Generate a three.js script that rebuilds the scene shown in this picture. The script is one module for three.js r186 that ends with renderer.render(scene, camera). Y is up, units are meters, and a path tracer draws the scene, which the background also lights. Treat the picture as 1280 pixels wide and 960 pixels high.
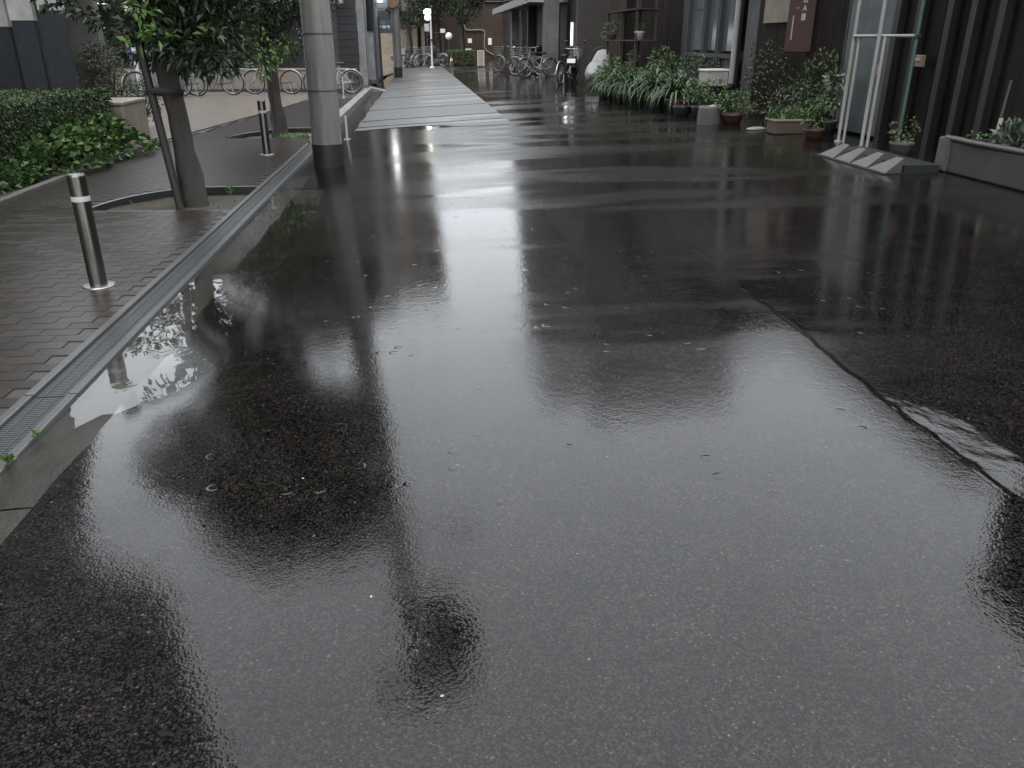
import * as THREE from 'three';
import { mergeGeometries, mergeVertices } from 'three/addons/utils/BufferGeometryUtils.js';
import { RoundedBoxGeometry } from 'three/addons/geometries/RoundedBoxGeometry.js';

// ---------------------------------------------------------------- camera, sky, sun, exposure
const scene = new THREE.Scene();
const camera = new THREE.PerspectiveCamera(51.23, 4 / 3, 0.05, 800);
camera.rotation.order = 'YXZ';
camera.position.set(0, 1.5, 0);
camera.rotation.y = -0.1007;
camera.rotation.x = -0.4073;

const renderer = new THREE.WebGLRenderer({ antialias: true });
renderer.toneMapping = THREE.LinearToneMapping;
renderer.toneMappingExposure = 2.8;
renderer.shadowMap.enabled = true;

function rng(seed) { let a = seed >>> 0; return () => { a = (a + 0x6D2B79F5) | 0; let t = Math.imul(a ^ (a >>> 15), 1 | a); t = (t + Math.imul(t ^ (t >>> 7), 61 | t)) ^ t; return ((t ^ (t >>> 14)) >>> 0) / 4294967296; }; }
function hash2(x, y, s) { let h = Math.imul(x, 374761393) ^ Math.imul(y, 668265263) ^ Math.imul(s, 974634777); h = Math.imul(h ^ (h >>> 13), 1274126177); return ((h ^ (h >>> 16)) >>> 0) / 4294967296; }
function vnoise(x, y, s = 0, wx = 0, wy = 0) {           // smooth value noise, tiling when wx, wy are given
  const xi = Math.floor(x), yi = Math.floor(y), fx = x - xi, fy = y - yi;
  const m = (v, w) => (w ? ((v % w) + w) % w : v);
  const u = fx * fx * (3 - 2 * fx), v = fy * fy * (3 - 2 * fy);
  const a = hash2(m(xi, wx), m(yi, wy), s), b = hash2(m(xi + 1, wx), m(yi, wy), s), c = hash2(m(xi, wx), m(yi + 1, wy), s), d = hash2(m(xi + 1, wx), m(yi + 1, wy), s);
  return a + (b - a) * u + (c - a) * v + (a - b - c + d) * u * v;
}
const fbm = (x, y, s, o = 4, w = 0) => { let t = 0, a = 0.5, f = 1; for (let i = 0; i < o; i++) { t += a * vnoise(x * f, y * f, s + i, w * f, w * f); f *= 2; a *= 0.5; } return t / (1 - Math.pow(0.5, o)); };
const smooth = (a, b, x) => { const t = Math.min(1, Math.max(0, (x - a) / (b - a))); return t * t * (3 - 2 * t); };

{ // even overcast sky, a little brighter overhead, with faint cloud
  const W = 256, Hh = 128, data = new Float32Array(W * Hh * 4);
  for (let j = 0; j < Hh; j++) for (let i = 0; i < W; i++) {
    const el = ((j + 0.5) / Hh - 0.5) * Math.PI, se = Math.max(0, Math.sin(el));
    const c = 0.92 + 0.16 * fbm(i / 16, j / 8, 5, 3, 16);
    const L = 1.0 * (1 + 0.25 * se) / 1.25 * c * 1.12, k = (j * W + i) * 4;
    data[k] = L * 0.95; data[k + 1] = L * 0.995; data[k + 2] = L * 1.05; data[k + 3] = 1;
  }
  const sky = new THREE.DataTexture(data, W, Hh, THREE.RGBAFormat, THREE.FloatType);
  sky.mapping = THREE.EquirectangularReflectionMapping; sky.magFilter = THREE.LinearFilter; sky.needsUpdate = true;
  scene.background = sky; scene.environment = sky;
}
const sun = new THREE.DirectionalLight(0xfff4e8, 0.5);      // the bright part of the cloud, behind the camera
sun.position.set(-14, 60, 24); sun.target.position.set(0, 0, -14);
sun.castShadow = true; sun.shadow.radius = 40; sun.shadow.mapSize.set(2048, 2048);
Object.assign(sun.shadow.camera, { left: -40, right: 40, top: 50, bottom: -50, near: 1, far: 160 });
scene.add(sun, sun.target);

// ---------------------------------------------------------------- helpers
const taken = new Map();
const numbered = (n) => { const k = taken.get(n) || 0; taken.set(n, k + 1); return k ? `${n}_${String(k).padStart(3, '0')}` : n; };
const M4 = new THREE.Matrix4(), E = new THREE.Euler(), Q = new THREE.Quaternion();
function put(g, x = 0, y = 0, z = 0, rx = 0, ry = 0, rz = 0, s = [1, 1, 1]) {
  g.applyMatrix4(M4.compose(new THREE.Vector3(x, y, z), Q.setFromEuler(E.set(rx, ry, rz, 'YXZ')), new THREE.Vector3(...s))); return g;
}
const bx = (w, h, d, x = 0, y = 0, z = 0, rx = 0, ry = 0, rz = 0) => put(new THREE.BoxGeometry(w, h, d), x, y, z, rx, ry, rz);
const rb = (w, h, d, r, x = 0, y = 0, z = 0, rx = 0, ry = 0, rz = 0) => put(new RoundedBoxGeometry(w, h, d, 2, r), x, y, z, rx, ry, rz);
const cyl = (r0, r1, h, x = 0, y = 0, z = 0, n = 12, rx = 0, ry = 0, rz = 0) => put(new THREE.CylinderGeometry(r0, r1, h, n), x, y, z, rx, ry, rz);
function bar(a, b, r, n = 6, r2 = r) {                       // a round bar from a to b
  const A = new THREE.Vector3(...a), B = new THREE.Vector3(...b), d = B.clone().sub(A), L = d.length();
  const g = new THREE.CylinderGeometry(r2, r, L, n); g.translate(0, L / 2, 0);
  g.applyQuaternion(new THREE.Quaternion().setFromUnitVectors(new THREE.Vector3(0, 1, 0), d.normalize())); g.translate(A.x, A.y, A.z); return g;
}
const tube = (pts, r, seg = 16, n = 6) => new THREE.TubeGeometry(new THREE.CatmullRomCurve3(pts.map((p) => new THREE.Vector3(...p))), seg, r, n);
const lathe = (pts, n = 20) => new THREE.LatheGeometry(pts.map((p) => new THREE.Vector2(...p)), n);
function clean(list) {
  const gs = (Array.isArray(list) ? list : [list]).map((g) => { const h = g.index ? g.toNonIndexed() : g; for (const k of Object.keys(h.attributes)) if (!['position', 'normal', 'uv', 'color'].includes(k)) h.deleteAttribute(k); return h; });
  return gs.length === 1 ? gs[0] : mergeGeometries(gs);
}
function part(name, geos, mat, parent) {                     // one mesh under a thing or a part
  const m = new THREE.Mesh(geos.isBufferGeometry ? geos : clean(geos), mat); m.name = name; m.castShadow = m.receiveShadow = true; parent.add(m); return m;
}
function thing(name, label, category, [x, y, z] = [0, 0, 0], turn = 0, group) {
  const o = new THREE.Group(); o.name = numbered(name); o.position.set(x, y, z); o.rotation.y = turn; o.userData = { label, category }; if (group) o.userData.group = group; scene.add(o); return o;
}
function solo(name, label, category, geos, mat, group) { const m = part(numbered(name), geos, mat, scene); m.userData = { label, category }; if (group) m.userData.group = group; return m; }
function struct(name, geos, mat, label) { const m = part(numbered(name), geos, mat, scene); m.userData = { kind: 'structure', label, category: name.split('_').pop() }; return m; }
function structGroup(name, label, category) { const o = new THREE.Group(); o.name = numbered(name); o.userData = { kind: 'structure', label, category }; scene.add(o); return o; }
function copy(root, [x, y, z], turn, label) { const c = root.clone(); c.name = numbered(root.name.replace(/_\d{3}$/, '')); c.userData = { ...root.userData }; if (label) c.userData.label = label; c.position.set(x, y, z); c.rotation.y = turn; scene.add(c); return c; }

function tex(W, H, fn, { srgb = false, rep = [1, 1] } = {}) { // fn(i, j) -> [r,g,b] 0..1 (already display values when srgb)
  const d = new Uint8Array(W * H * 4);
  for (let j = 0; j < H; j++) for (let i = 0; i < W; i++) { const c = fn(i, j), k = (j * W + i) * 4; if (typeof c === 'number') d[k] = d[k + 1] = d[k + 2] = Math.max(0, Math.min(255, c * 255)); else { d[k] = Math.max(0, Math.min(255, c[0] * 255)); d[k + 1] = Math.max(0, Math.min(255, c[1] * 255)); d[k + 2] = Math.max(0, Math.min(255, c[2] * 255)); } d[k + 3] = 255; }
  return dtex(d, W, H, srgb, rep);
}
function dtex(d, W, H, srgb, rep) { const t = new THREE.DataTexture(d, W, H); t.wrapS = t.wrapT = THREE.RepeatWrapping; t.magFilter = THREE.LinearFilter; t.minFilter = THREE.LinearMipmapLinearFilter; if (srgb) t.colorSpace = THREE.SRGBColorSpace; t.repeat.set(...rep); t.needsUpdate = true; return t; }
const g2 = (v) => (v <= 0.0031308 ? v * 12.92 : 1.055 * Math.pow(v, 1 / 2.4) - 0.055);
const C = (r, g, b) => new THREE.Color().setRGB(r, g, b);
const mat = (r, g, b, rough = 0.7, extra = {}) => new THREE.MeshStandardMaterial({ color: C(r, g, b), roughness: rough, ...extra });
const phys = (r, g, b, rough, extra = {}) => new THREE.MeshPhysicalMaterial({ color: C(r, g, b), roughness: rough, ...extra });
function boxUV(g, s = 1) {                                   // uv in metres by the way each face points
  const h = g.index ? g.toNonIndexed() : g, p = h.attributes.position, n = h.attributes.normal, uv = new Float32Array(p.count * 2);
  for (let i = 0; i < p.count; i++) { const ax = Math.abs(n.getX(i)), ay = Math.abs(n.getY(i)), az = Math.abs(n.getZ(i)); let u, v; if (ay > ax && ay > az) { u = p.getX(i); v = p.getZ(i); } else if (ax > az) { u = p.getZ(i); v = p.getY(i); } else { u = p.getX(i); v = p.getY(i); } uv[2 * i] = u * s; uv[2 * i + 1] = v * s; }
  h.setAttribute('uv', new THREE.BufferAttribute(uv, 2)); return h;
}
const B = (...a) => boxUV(bx(...a));

// shared fine textures
const grime = tex(512, 512, (i, j) => { const a = fbm(i / 64, j / 64, 11, 5, 8), b = hash2(i, j, 3); const v = 0.62 + 0.42 * (a - 0.5) + 0.16 * (b - 0.5); const s = 0.9 + 0.2 * fbm(i / 32, j / 128, 17, 3, 16); return [g2(v * s), g2(v * s * 0.985), g2(v * s * 0.96)]; }, { srgb: true });
const grimeBump = tex(512, 512, (i, j) => 0.6 * fbm(i / 16, j / 16, 21, 4, 32) + 0.4 * hash2(i, j, 5));
const streaks = tex(512, 512, (i, j) => { const a = fbm(i / 8, j / 128, 31, 4, 64), b = fbm(i / 64, j / 64, 33, 3, 8), v = 0.55 + 0.5 * (a - 0.5) + 0.4 * (b - 0.5); return [g2(v), g2(v * 0.98), g2(v * 0.95)]; }, { srgb: true });
const withRep = (t, r) => { const c = t.clone(); c.repeat.set(r, r); c.needsUpdate = true; return c; };
const grimeM = withRep(grime, 0.7), grimeMB = withRep(grimeBump, 2), streakM = withRep(streaks, 0.5);
const rough = (r, g, b, k = 0.6, bump = 0.0015) => mat(r, g, b, k, { map: grimeM, bumpMap: grimeMB, bumpScale: bump });
const damp = (r, g, b, k, bump) => phys(r, g, b, k, { specularIntensity: 0.5, map: grimeM, bumpMap: grimeMB, bumpScale: bump });
const plank = (r, g, b, k = 0.5) => phys(r, g, b, k, { specularIntensity: 0.2, map: streakM, bumpMap: withRep(streaks, 0.5), bumpScale: 0.001 });

// ---------------------------------------------------------------- the lie of the road
// x to the right, d = metres ahead of the camera (z = -d). The carriageway falls to the drain on the left.
const seamX = (d) => 1.9 + 0.035 * (vnoise(d * 2.1, 0, 77) - 0.5) + 0.022 * (vnoise(d * 8, 0, 78) - 0.5) + 0.012 * (vnoise(d * 25, 0, 79) - 0.5);
function roadY(x, d) {
  let y = x > 1.9 ? 0.0855 + 0.025 * (x - 1.9) : x > 0 ? 0.045 * x : 0.045 * x - 0.006 * x * x;
  y -= 0.0035 * smooth(seamX(d) - 0.006, seamX(d) + 0.012, x) * (1 - smooth(4.6, 6.4, d)) * (1 - smooth(2.1, 2.6, x) * 0.9);
  const a = smooth(2.5, 7, d);
  y += 0.0030 * a * (vnoise(x * 0.3 + 9, d * 0.62, 41) - 0.5) + 0.0008 * (0.3 + a) * (vnoise(x * 0.8, d * 1.7, 42) - 0.5) + 0.0005 * (vnoise(x * 3, d * 4, 43) - 0.5) + 0.00022 * (vnoise(x * 7, d * 9, 44) - 0.5);
  y += 0.055 * (Math.max(0, Math.min(0.2, x - 1.91)) * (1 - smooth(2.1, 2.7, x))) * smooth(1.85, 2.15, d) * (1 - smooth(2.7, 3.2, d));
  y -= 0.012 * Math.exp(-(((x + 1.28) / 0.22) ** 2)) * smooth(3.35, 4.3, d) * (1 - smooth(7, 11, d));
  y += 0.03 * (1 - smooth(2.7, 4.1, d)) * smooth(-0.9, -1.5, x);
  return y;
}
const walkY = (x) => -0.057 + 0.01 * (-1.95 - x);
function sheet(xs, ds, fy, s = 1) {                          // a grid of heights with uv in metres
  const P = [], U = [], I = [], nx = xs.length;
  for (const d of ds) for (const x of xs) { const xx = typeof x === 'function' ? x(d) : x; P.push(xx, fy(xx, d), -d); U.push(xx * s, -d * s); }
  for (let j = 0; j < ds.length - 1; j++) for (let i = 0; i < nx - 1; i++) { const a = j * nx + i, b = a + 1, c = a + nx, e = c + 1; I.push(a, b, e, a, e, c); }
  const g = new THREE.BufferGeometry(); g.setAttribute('position', new THREE.Float32BufferAttribute(P, 3)); g.setAttribute('uv', new THREE.Float32BufferAttribute(U, 2)); g.setIndex(I); g.computeVertexNormals(); return g;
}
const range = (a, b, n) => Array.from({ length: n + 1 }, (_, i) => a + (b - a) * i / n);

// asphalt: stones in bitumen under a film of water
const N = 2048, TILE = 2.05;
let aggH, aggC;
{
  const h = new Float32Array(N * N), tone = new Float32Array(N * N), warm = new Float32Array(N * N), R = rng(7);
  for (let k = 0; k < 100000; k++) {
    const cx = R() * N, cy = R() * N, r = 2.4 + 3.2 * R() * R() + 0.6 * R(), e = 0.7 + 0.3 * R(), th = R() * 3.14, ct = Math.cos(th), st = Math.sin(th), hh = 0.55 + 0.45 * R();
    let t = 0.25 + 1.2 * R(); const rare = R(); if (rare > 0.9985) t = 4 + 6 * R(); else if (rare > 0.95) t = 1.5 + 2.2 * R();
    const w = R(), q = Math.ceil(r);
    for (let y = -q; y <= q; y++) for (let x = -q; x <= q; x++) {
      const a = (x * ct + y * st) / r, b = (-x * st + y * ct) / (r * e), d2 = a * a + b * b; if (d2 > 1) continue;
      const v = hh * Math.sqrt(1 - d2), k2 = (((cy + y) | 0) & (N - 1)) * N + (((cx + x) | 0) & (N - 1));
      if (v > h[k2]) { h[k2] = v; tone[k2] = t * (rare > 0.9985 && d2 > 0.5 ? 0.3 : 1); warm[k2] = w; }
    }
  }
  const hb = new Uint8Array(N * N * 4), cb = new Uint8Array(N * N * 4);
  const bl = new Float32Array(N * N);                        // the water film rounds the stones off
  for (let y = 0; y < N; y++) for (let x = 0; x < N; x++) { let s = 0; for (let dx = -2; dx <= 2; dx++) s += h[y * N + ((x + dx) & (N - 1))]; bl[y * N + x] = s / 5; }
  for (let y = 0; y < N; y++) for (let x = 0; x < N; x++) {
    let s = 0; for (let dy = -2; dy <= 2; dy++) s += bl[((y + dy) & (N - 1)) * N + x]; s /= 5;
    const k = y * N + x, f = 0.42 * s + 0.8 * fbm(x / 32, y / 32, 91, 3, 64);
    hb[4 * k] = hb[4 * k + 1] = hb[4 * k + 2] = Math.min(255, f * 200); hb[4 * k + 3] = 255;
    const v = 0.0125 * (0.12 + 0.95 * tone[k]) * (0.75 + 0.5 * vnoise(x / 128, y / 128, 93, 16, 16)), w = warm[k];
    cb[4 * k] = Math.min(255, 255 * g2(v * (1.02 + 0.28 * w))); cb[4 * k + 1] = Math.min(255, 255 * g2(v * (0.97 + 0.06 * w))); cb[4 * k + 2] = Math.min(255, 255 * g2(v * (1.0 - 0.2 * w))); cb[4 * k + 3] = 255;
  }
  aggH = dtex(hb, N, N, false, [1 / TILE, 1 / TILE]); aggC = dtex(cb, N, N, true, [1 / TILE, 1 / TILE]);
}
const wetness = tex(512, 512, (i, j) => { // roughness: smooth where the film of water is thick, rough in the bands where the stones stand out of it
  const x = -4 + 16 * (i + 0.5) / 512, d = 14 - 16 * (j + 0.5) / 512;
  const a = fbm(x * 0.45 + 3, d * 1.9 + 0.16 * x, 61, 4), b = fbm(x * 2, d * 4, 67, 3), zone = 0.25 + 0.75 * smooth(-0.2, 1.0, x + 0.5 * (vnoise(x, d, 69) - 0.5)) * smooth(2.6, 4.2, d);
  const far = smooth(10, 12.5, d + 0.8 * (a - 0.5)) * smooth(-0.4, 0.3, x) * (1 - smooth(1.5, 2.2, x)), g = hash2(i, j, 70);
  return 0.065 + 0.05 * smooth(5.5, 8, d) + 0.15 * smooth(0.44, 0.66, a) * zone + 0.16 * far * smooth(0.35, 0.6, a) + 0.04 * (b - 0.5) + 0.03 * (g - 0.5);
}, { rep: [1 / 16, 1 / 16] });
wetness.offset.set(0.25, 14 / 16);
wetness.wrapS = wetness.wrapT = THREE.MirroredRepeatWrapping;
const asphalt = phys(1, 1, 1, 1, { map: aggC, bumpMap: aggH, bumpScale: 0.00038, roughnessMap: wetness, ior: 1.365 });

{
  const xs = [...range(-1.72, 1.8, 44), 1.83, 1.85, 1.865, 1.875, 1.885, 1.895, 1.905, 1.915, 1.925, 1.935, 1.95, 1.97, 2.0, ...range(2.05, 8, 60)];
  const ds = [...range(-8, 1, 30), ...range(1.03, 5.5, 150), ...range(5.56, 12, 104), ...range(12.12, 30, 150), ...range(30.4, 62, 80)];
  struct('road', sheet(xs, ds, roadY), asphalt, 'wet dark asphalt road running ahead between the drain and the shopfronts');
  struct('ground', put(new THREE.PlaneGeometry(700, 700, 1, 1), 0, -0.3, -100, -Math.PI / 2), rough(0.1, 0.1, 0.1, 0.8), 'bare ground reaching away under the street');
}

// paler worn concrete lane further up the street, cast in slabs
{
  const lane = structGroup('concrete_lane', 'pale worn concrete lane of cast slabs up the middle of the road', 'lane');
  const cmap = tex(512, 512, (i, j) => { const v = 0.065 * (0.8 + 0.35 * fbm(i / 64, j / 64, 101, 5, 8) + 0.18 * (hash2(i, j, 9) - 0.5)); return [g2(v * 1.0), g2(v), g2(v * 0.99)]; }, { srgb: true, rep: [0.4, 0.4] });
  const rmap = tex(256, 256, (i, j) => 0.52 - 0.14 * smooth(0.55, 0.72, fbm(i / 64, j / 12.8, 103, 4, 0)), { rep: [0.12, 0.12] });
  rmap.wrapS = rmap.wrapT = THREE.MirroredRepeatWrapping;
  const m = phys(1, 1, 1, 1, { map: cmap, roughnessMap: rmap, bumpMap: withRep(grimeBump, 6), bumpScale: 0.0006 });
  const right = (d) => 1.54 - 0.0178 * (d - 15), left = (d) => -1.34 - 0.002 * (d - 15) + 0.05 * (vnoise(d * 1.5, 3, 71) - 0.5);
  const joints = [15.6, 16.25, 17.5, 20.2, 24.4, 28.9, 34.0, 40.5, 49.5];
  for (let k = 0; k < joints.length - 1; k++) {
    const a = joints[k] + 0.05, b = joints[k + 1] - 0.05, skew = 0.35;
    const g = sheet(range(0, 1, 40), range(0, 1, 14), () => 0);
    const p = g.attributes.position, uv = g.attributes.uv;
    for (let i = 0; i < p.count; i++) { const u = p.getX(i), v = -p.getZ(i); let d = a + (b - a) * v + skew * (u - 0.5) * 0.6; if (k === 0) d += (1 - v) * (0.7 * (fbm(u * 3, 0, 105, 5) - 0.5) - 0.8 * smooth(0.5, 1, u)); const x = left(d) + (right(d) - left(d)) * u; p.setXYZ(i, x, roadY(x, d) + 0.006, -d); uv.setXY(i, x, -d); }
    g.computeVertexNormals(); part('slab', g, m, lane);
  }
}

// mossy concrete apron beside the drain
{
  const am = tex(512, 512, (i, j) => { const a = fbm(i / 32, j / 64, 111, 5, 16), mo = smooth(0.52, 0.7, fbm(i / 21.33, j / 42.67, 117, 4, 24)), v = 0.018 * (0.2 + 1.6 * a) * (0.6 + 0.8 * hash2(i >> 1, j >> 1, 12)); return [g2(v * (1.12 - 0.15 * mo)), g2(v * (0.96 + 0.0 * mo)), g2(v * (0.76 - 0.25 * mo))]; }, { srgb: true, rep: [0.8, 0.8] });
  const edge = (d) => -1.47 + 0.025 * (vnoise(d * 1.9, 0, 121) - 0.5) + 0.012 * (vnoise(d * 7, 0, 122) - 0.5);
  const xs = [(d) => -1.712, (d) => -1.64, (d) => -1.58, (d) => -1.52, edge];
  const apron = structGroup('gutter_apron', 'brown mossy concrete apron between drain and asphalt', 'apron');
  const m = mat(1, 1, 1, 0.26, { map: am, bumpMap: grimeMB, bumpScale: 0.0025 });
  for (const [a, b] of [[-2, 2.62], [2.632, 4.6], [4.612, 6.6], [6.612, 8.6], [8.612, 10.4]]) part('apron_slab', sheet(xs, range(a, b, 24), (x, d) => roadY(x, d) + 0.0035 - 0.003 * smooth(-1.53, -1.47, x)), m, apron);
}

// ---------------------------------------------------------------- drain with steel grating
{
  const galv = mat(0.19, 0.193, 0.197, 0.36, { metalness: 0.55, map: grimeM, bumpMap: grimeMB, bumpScale: 0.0004 }), grateM = mat(0.12, 0.133, 0.14, 0.42, { metalness: 0.4, map: grimeM });
  const drain = thing('drain_channel', 'long street drain with galvanised rims and steel grating beside the pavers', 'drain', [0, 0, 0]);
  const y = -0.058;
  part('channel_bed', [bx(0.22, 0.02, 20.4, -1.83, -0.15, -3.6), bx(0.018, 0.12, 20.4, -1.95, -0.12, -3.6), bx(0.012, 0.10, 20.4, -1.716, -0.118, -3.6)], mat(0.03, 0.03, 0.03, 0.7), drain);
  const cuts = [-6.3, -0.32, 3.68, 7.68, 11.68, 13.7];
  for (let k = 0; k < cuts.length - 1; k++) {
    const a = cuts[k] + 0.008, b = cuts[k + 1] - 0.008, L = b - a, c = -(a + b) / 2;
    part('rim', rb(0.046, 0.05, L, 0.006, -1.933, y - 0.018, c), galv, drain);
    part('rim', rb(0.046, 0.06, L, 0.006, -1.732, y - 0.022, c), galv, drain);
    const gr = part('grating', [rb(0.006, 0.026, L, 0.002, -1.868, y - 0.02, c), rb(0.006, 0.026, L, 0.002, -1.797, y - 0.02, c)], grateM, drain);
    const bars = []; for (let d = a + 0.01; d < b; d += 0.021) bars.push(bx(0.15, 0.022, 0.013, -1.8325, y - 0.022, -d));
    part('cross_bars', bars, grateM, gr).userData.kind = 'stuff';
  }
}

// ---------------------------------------------------------------- pavers of the left walk
const pits = [[-3.32, -1.96, 8.24, 9.42], [-3.34, -1.96, 14.45, 15.9]];
const pitCurve = ([a, b, c, e]) => [[a - 0.02, c + 0.02], [a + 0.02, c + 0.25], [a + 0.14, c + 0.6], [a + 0.36, c + 0.92], [a + 0.62, e - 0.06], [a + 0.95, e], [b, e]];
const pitEdge = pits.map((q) => new THREE.CatmullRomCurve3(pitCurve(q).map(([x, d]) => new THREE.Vector3(x, 0, -d))).getPoints(40).map((v) => [v.x, -v.z]));
{
  const walk = structGroup('sidewalk', 'brown brick paver sidewalk, wet, left of the drain', 'sidewalk');
  const bedM = mat(0.035, 0.032, 0.028, 0.4);
  { const sh = new THREE.Shape([[-34, -8], [-12, -8], [-1.952, -8], [-1.952, 62], [-12, 62], [-34, 62]].map((p) => new THREE.Vector2(...p))); pits.forEach(([a, b, c], k) => sh.holes.push(new THREE.Path([[a, c], ...pitEdge[k], [b, c]].map((p) => new THREE.Vector2(...p)))));
    const g = new THREE.ShapeGeometry(sh), p = g.attributes.position; for (let i = 0; i < p.count; i++) { const x = p.getX(i), d = p.getY(i); p.setXYZ(i, x, walkY(Math.max(x, -12)) - 0.005, -d); } g.computeVertexNormals(); part('paver_bed', g, bedM, walk); }
  const R = rng(31), mats = [];
  for (const [r, g, b, k] of [[0.088, 0.077, 0.067, 0.34], [0.102, 0.088, 0.074, 0.4], [0.078, 0.071, 0.066, 0.3], [0.095, 0.076, 0.062, 0.36], [0.07, 0.066, 0.062, 0.32]]) mats.push(damp(0.02 + r * 0.26, 0.0175 + g * 0.25, 0.015 + b * 0.25, k * 0.8, 0.0007));
  const variants = []; for (let v = 0; v < 3; v++) { const g = boxUV(rb(0.216, 0.04, 0.104, 0.0012, 0, -0.02, 0)); const uv = g.attributes.uv; for (let i = 0; i < uv.count; i++) uv.setXY(i, uv.getX(i) + v * 0.37, uv.getY(i) + v * 0.61); variants.push(g); }
  const simple = new THREE.BoxGeometry(0.216, 0.03, 0.104); simple.translate(0, -0.015, 0);
  const inPit = (x, d) => pits.some(([a, b, c, e], k) => { if (x < a - 0.08 || x > b + 0.05 || d < c - 0.03 || d > e + 0.05) return false; let lim = c; for (const [px, pd] of pitEdge[k]) if (px <= x + 0.1) lim = Math.max(lim, pd); return d < lim + 0.05; });
  const stones = [];
  let row = 0;
  for (let d = 2.4; d < 24.6; d += 0.11, row++) for (let x = -4.32 + (row % 2) * 0.108; x < -2.04; x += 0.217) { if (inPit(x, d)) continue; if (d > 13.2 && x < -4.2 + 0.09 * (d - 13)) continue; stones.push([x, d]); }
  const seen = stones.filter(([x, d]) => d > 3.3 && x > -0.62 * d + 0.1).sort((p, q) => p[1] - q[1]);
  const near = new Set(seen.slice(0, 300)), far = [];
  for (const s of stones) {
    const [x, d] = s, y = walkY(x) + 0.0008 * (R() - 0.5) + 0.002 * (fbm(x, d, 131, 2) - 0.5), tx = 0.005 * (R() - 0.5), tz = 0.005 * (R() - 0.5), k = (R() * 5) | 0;
    if (near.has(s)) { const m = new THREE.Mesh(variants[(R() * 3) | 0], mats[k]); m.name = 'paver'; m.position.set(x, y, -d); m.rotation.set(tx, 0.003 * (R() - 0.5), tz); m.castShadow = m.receiveShadow = true; walk.add(m); }
    else { const g = put(boxUV(simple.clone()), x, y, -d, tx, 0, tz), n = g.attributes.position.count, cc = mats[k].color, col = new Float32Array(n * 3); for (let i = 0; i < n; i++) col.set([cc.r, cc.g, cc.b], 3 * i); g.setAttribute('color', new THREE.BufferAttribute(col, 3)); far.push(g); }
  }
  const fm = damp(1, 1, 1, 0.32, 0.0007); fm.vertexColors = true;
  part('paver_field', far, fm, walk).userData.kind = 'stuff';
}
{
  const brown = tex(512, 512, (i, j) => { const e = (i % 32 < 2 || j % 32 < 2) ? 0.7 : 1, t = hash2(i >> 5, j >> 5, 15), v = 0.16 * e * (0.82 + 0.3 * t) * (0.85 + 0.3 * fbm(i / 64, j / 64, 141, 4, 8)); return [g2(v * 1.06), g2(v * 0.9), g2(v * 0.77)]; }, { srgb: true, rep: [0.6, 0.6] });
  const right = (d) => -4.3 + 0.09 * (d - 13) + 0.1 * Math.sin(d * 0.35);
  struct('plaza', sheet([(d) => -30, (d) => -9, right], range(13.2, 60, 40), (x) => walkY(Math.max(x, -12)) + 0.004), phys(1, 1, 1, 0.3, { map: brown, bumpMap: grimeMB, bumpScale: 0.0008 }), 'brown tiled forecourt behind the street trees and the hedge');
  struct('planting_bed', sheet([-12, -4.36], range(-2, 13.2, 10), (x) => walkY(x) + 0.02), rough(0.05, 0.04, 0.03, 0.9), 'dark earth bed under the clipped hedge');
}
{ // edging stones of the bed, and the kerb further up the road
  const e = thing('edging_kerb', 'low concrete edging along the hedge bed', 'kerb');
  for (let k = 0; k < 12; k++) part('edging_stone', rb(0.09, 0.12, 0.99, 0.012, -4.345, walkY(-4.345) - 0.02 + 0.003 * Math.sin(k * 7), -(1.5 + k)), rough(0.16, 0.15, 0.135), e);
  const kb = thing('road_kerb', 'raised pale kerb stones beyond the utility pole', 'kerb');
  for (let k = 0; k < 7; k++) part('kerb_stone', rb(0.2, 0.22, 1.93, 0.02, -1.83, -0.05, -(14.8 + k * 1.95)), rough(0.3, 0.3, 0.3, 0.4), kb);
}

// ---------------------------------------------------------------- foliage builders
// leaves: every leaf is a folded blade of two faces with its own tint
function leaves(spots, palette, R, { len = 0.09, wid = 0.4, droop = 0.3, up = 0.3, out = null, jitter = 0.4 } = {}) {
  const P = [], Nn = [], Cc = [], a = new THREE.Vector3(), s = new THREE.Vector3(), n = new THREE.Vector3(), c = new THREE.Vector3();
  for (const [x, y, z, cx, cy, cz] of spots) {
    a.set(R() - 0.5, R() - 0.5 + up * (R() - droop), R() - 0.5);
    if (cx !== undefined) a.addScaledVector(c.set(x - cx, y - cy, z - cz).normalize(), out ?? 0.5);
    a.normalize(); n.set(R() - 0.5, R() * 0.9 + 0.1, R() - 0.5); s.crossVectors(a, n).normalize(); n.crossVectors(s, a).normalize();
    const L = len * (1 - jitter / 2 + jitter * R()), w = L * wid * 0.5, f = w * 0.45;
    const b = [x, y, z], t = [x + a.x * L, y + a.y * L - L * 0.12, z + a.z * L], m = 0.45;
    const l = [x + a.x * L * m + s.x * w + n.x * f, y + a.y * L * m + s.y * w + n.y * f, z + a.z * L * m + s.z * w + n.z * f], r = [x + a.x * L * m - s.x * w + n.x * f, y + a.y * L * m - s.y * w + n.y * f, z + a.z * L * m - s.z * w + n.z * f];
    P.push(...b, ...t, ...l, ...b, ...r, ...t);
    const col = palette[(R() * palette.length) | 0], k = 0.8 + 0.4 * R();
    for (let i = 0; i < 6; i++) { Nn.push(n.x, n.y, n.z); Cc.push(col[0] * k, col[1] * k, col[2] * k); }
  }
  const g = new THREE.BufferGeometry(); g.setAttribute('position', new THREE.Float32BufferAttribute(P, 3)); g.setAttribute('color', new THREE.Float32BufferAttribute(Cc, 3)); g.computeVertexNormals(); return g;
}
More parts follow.
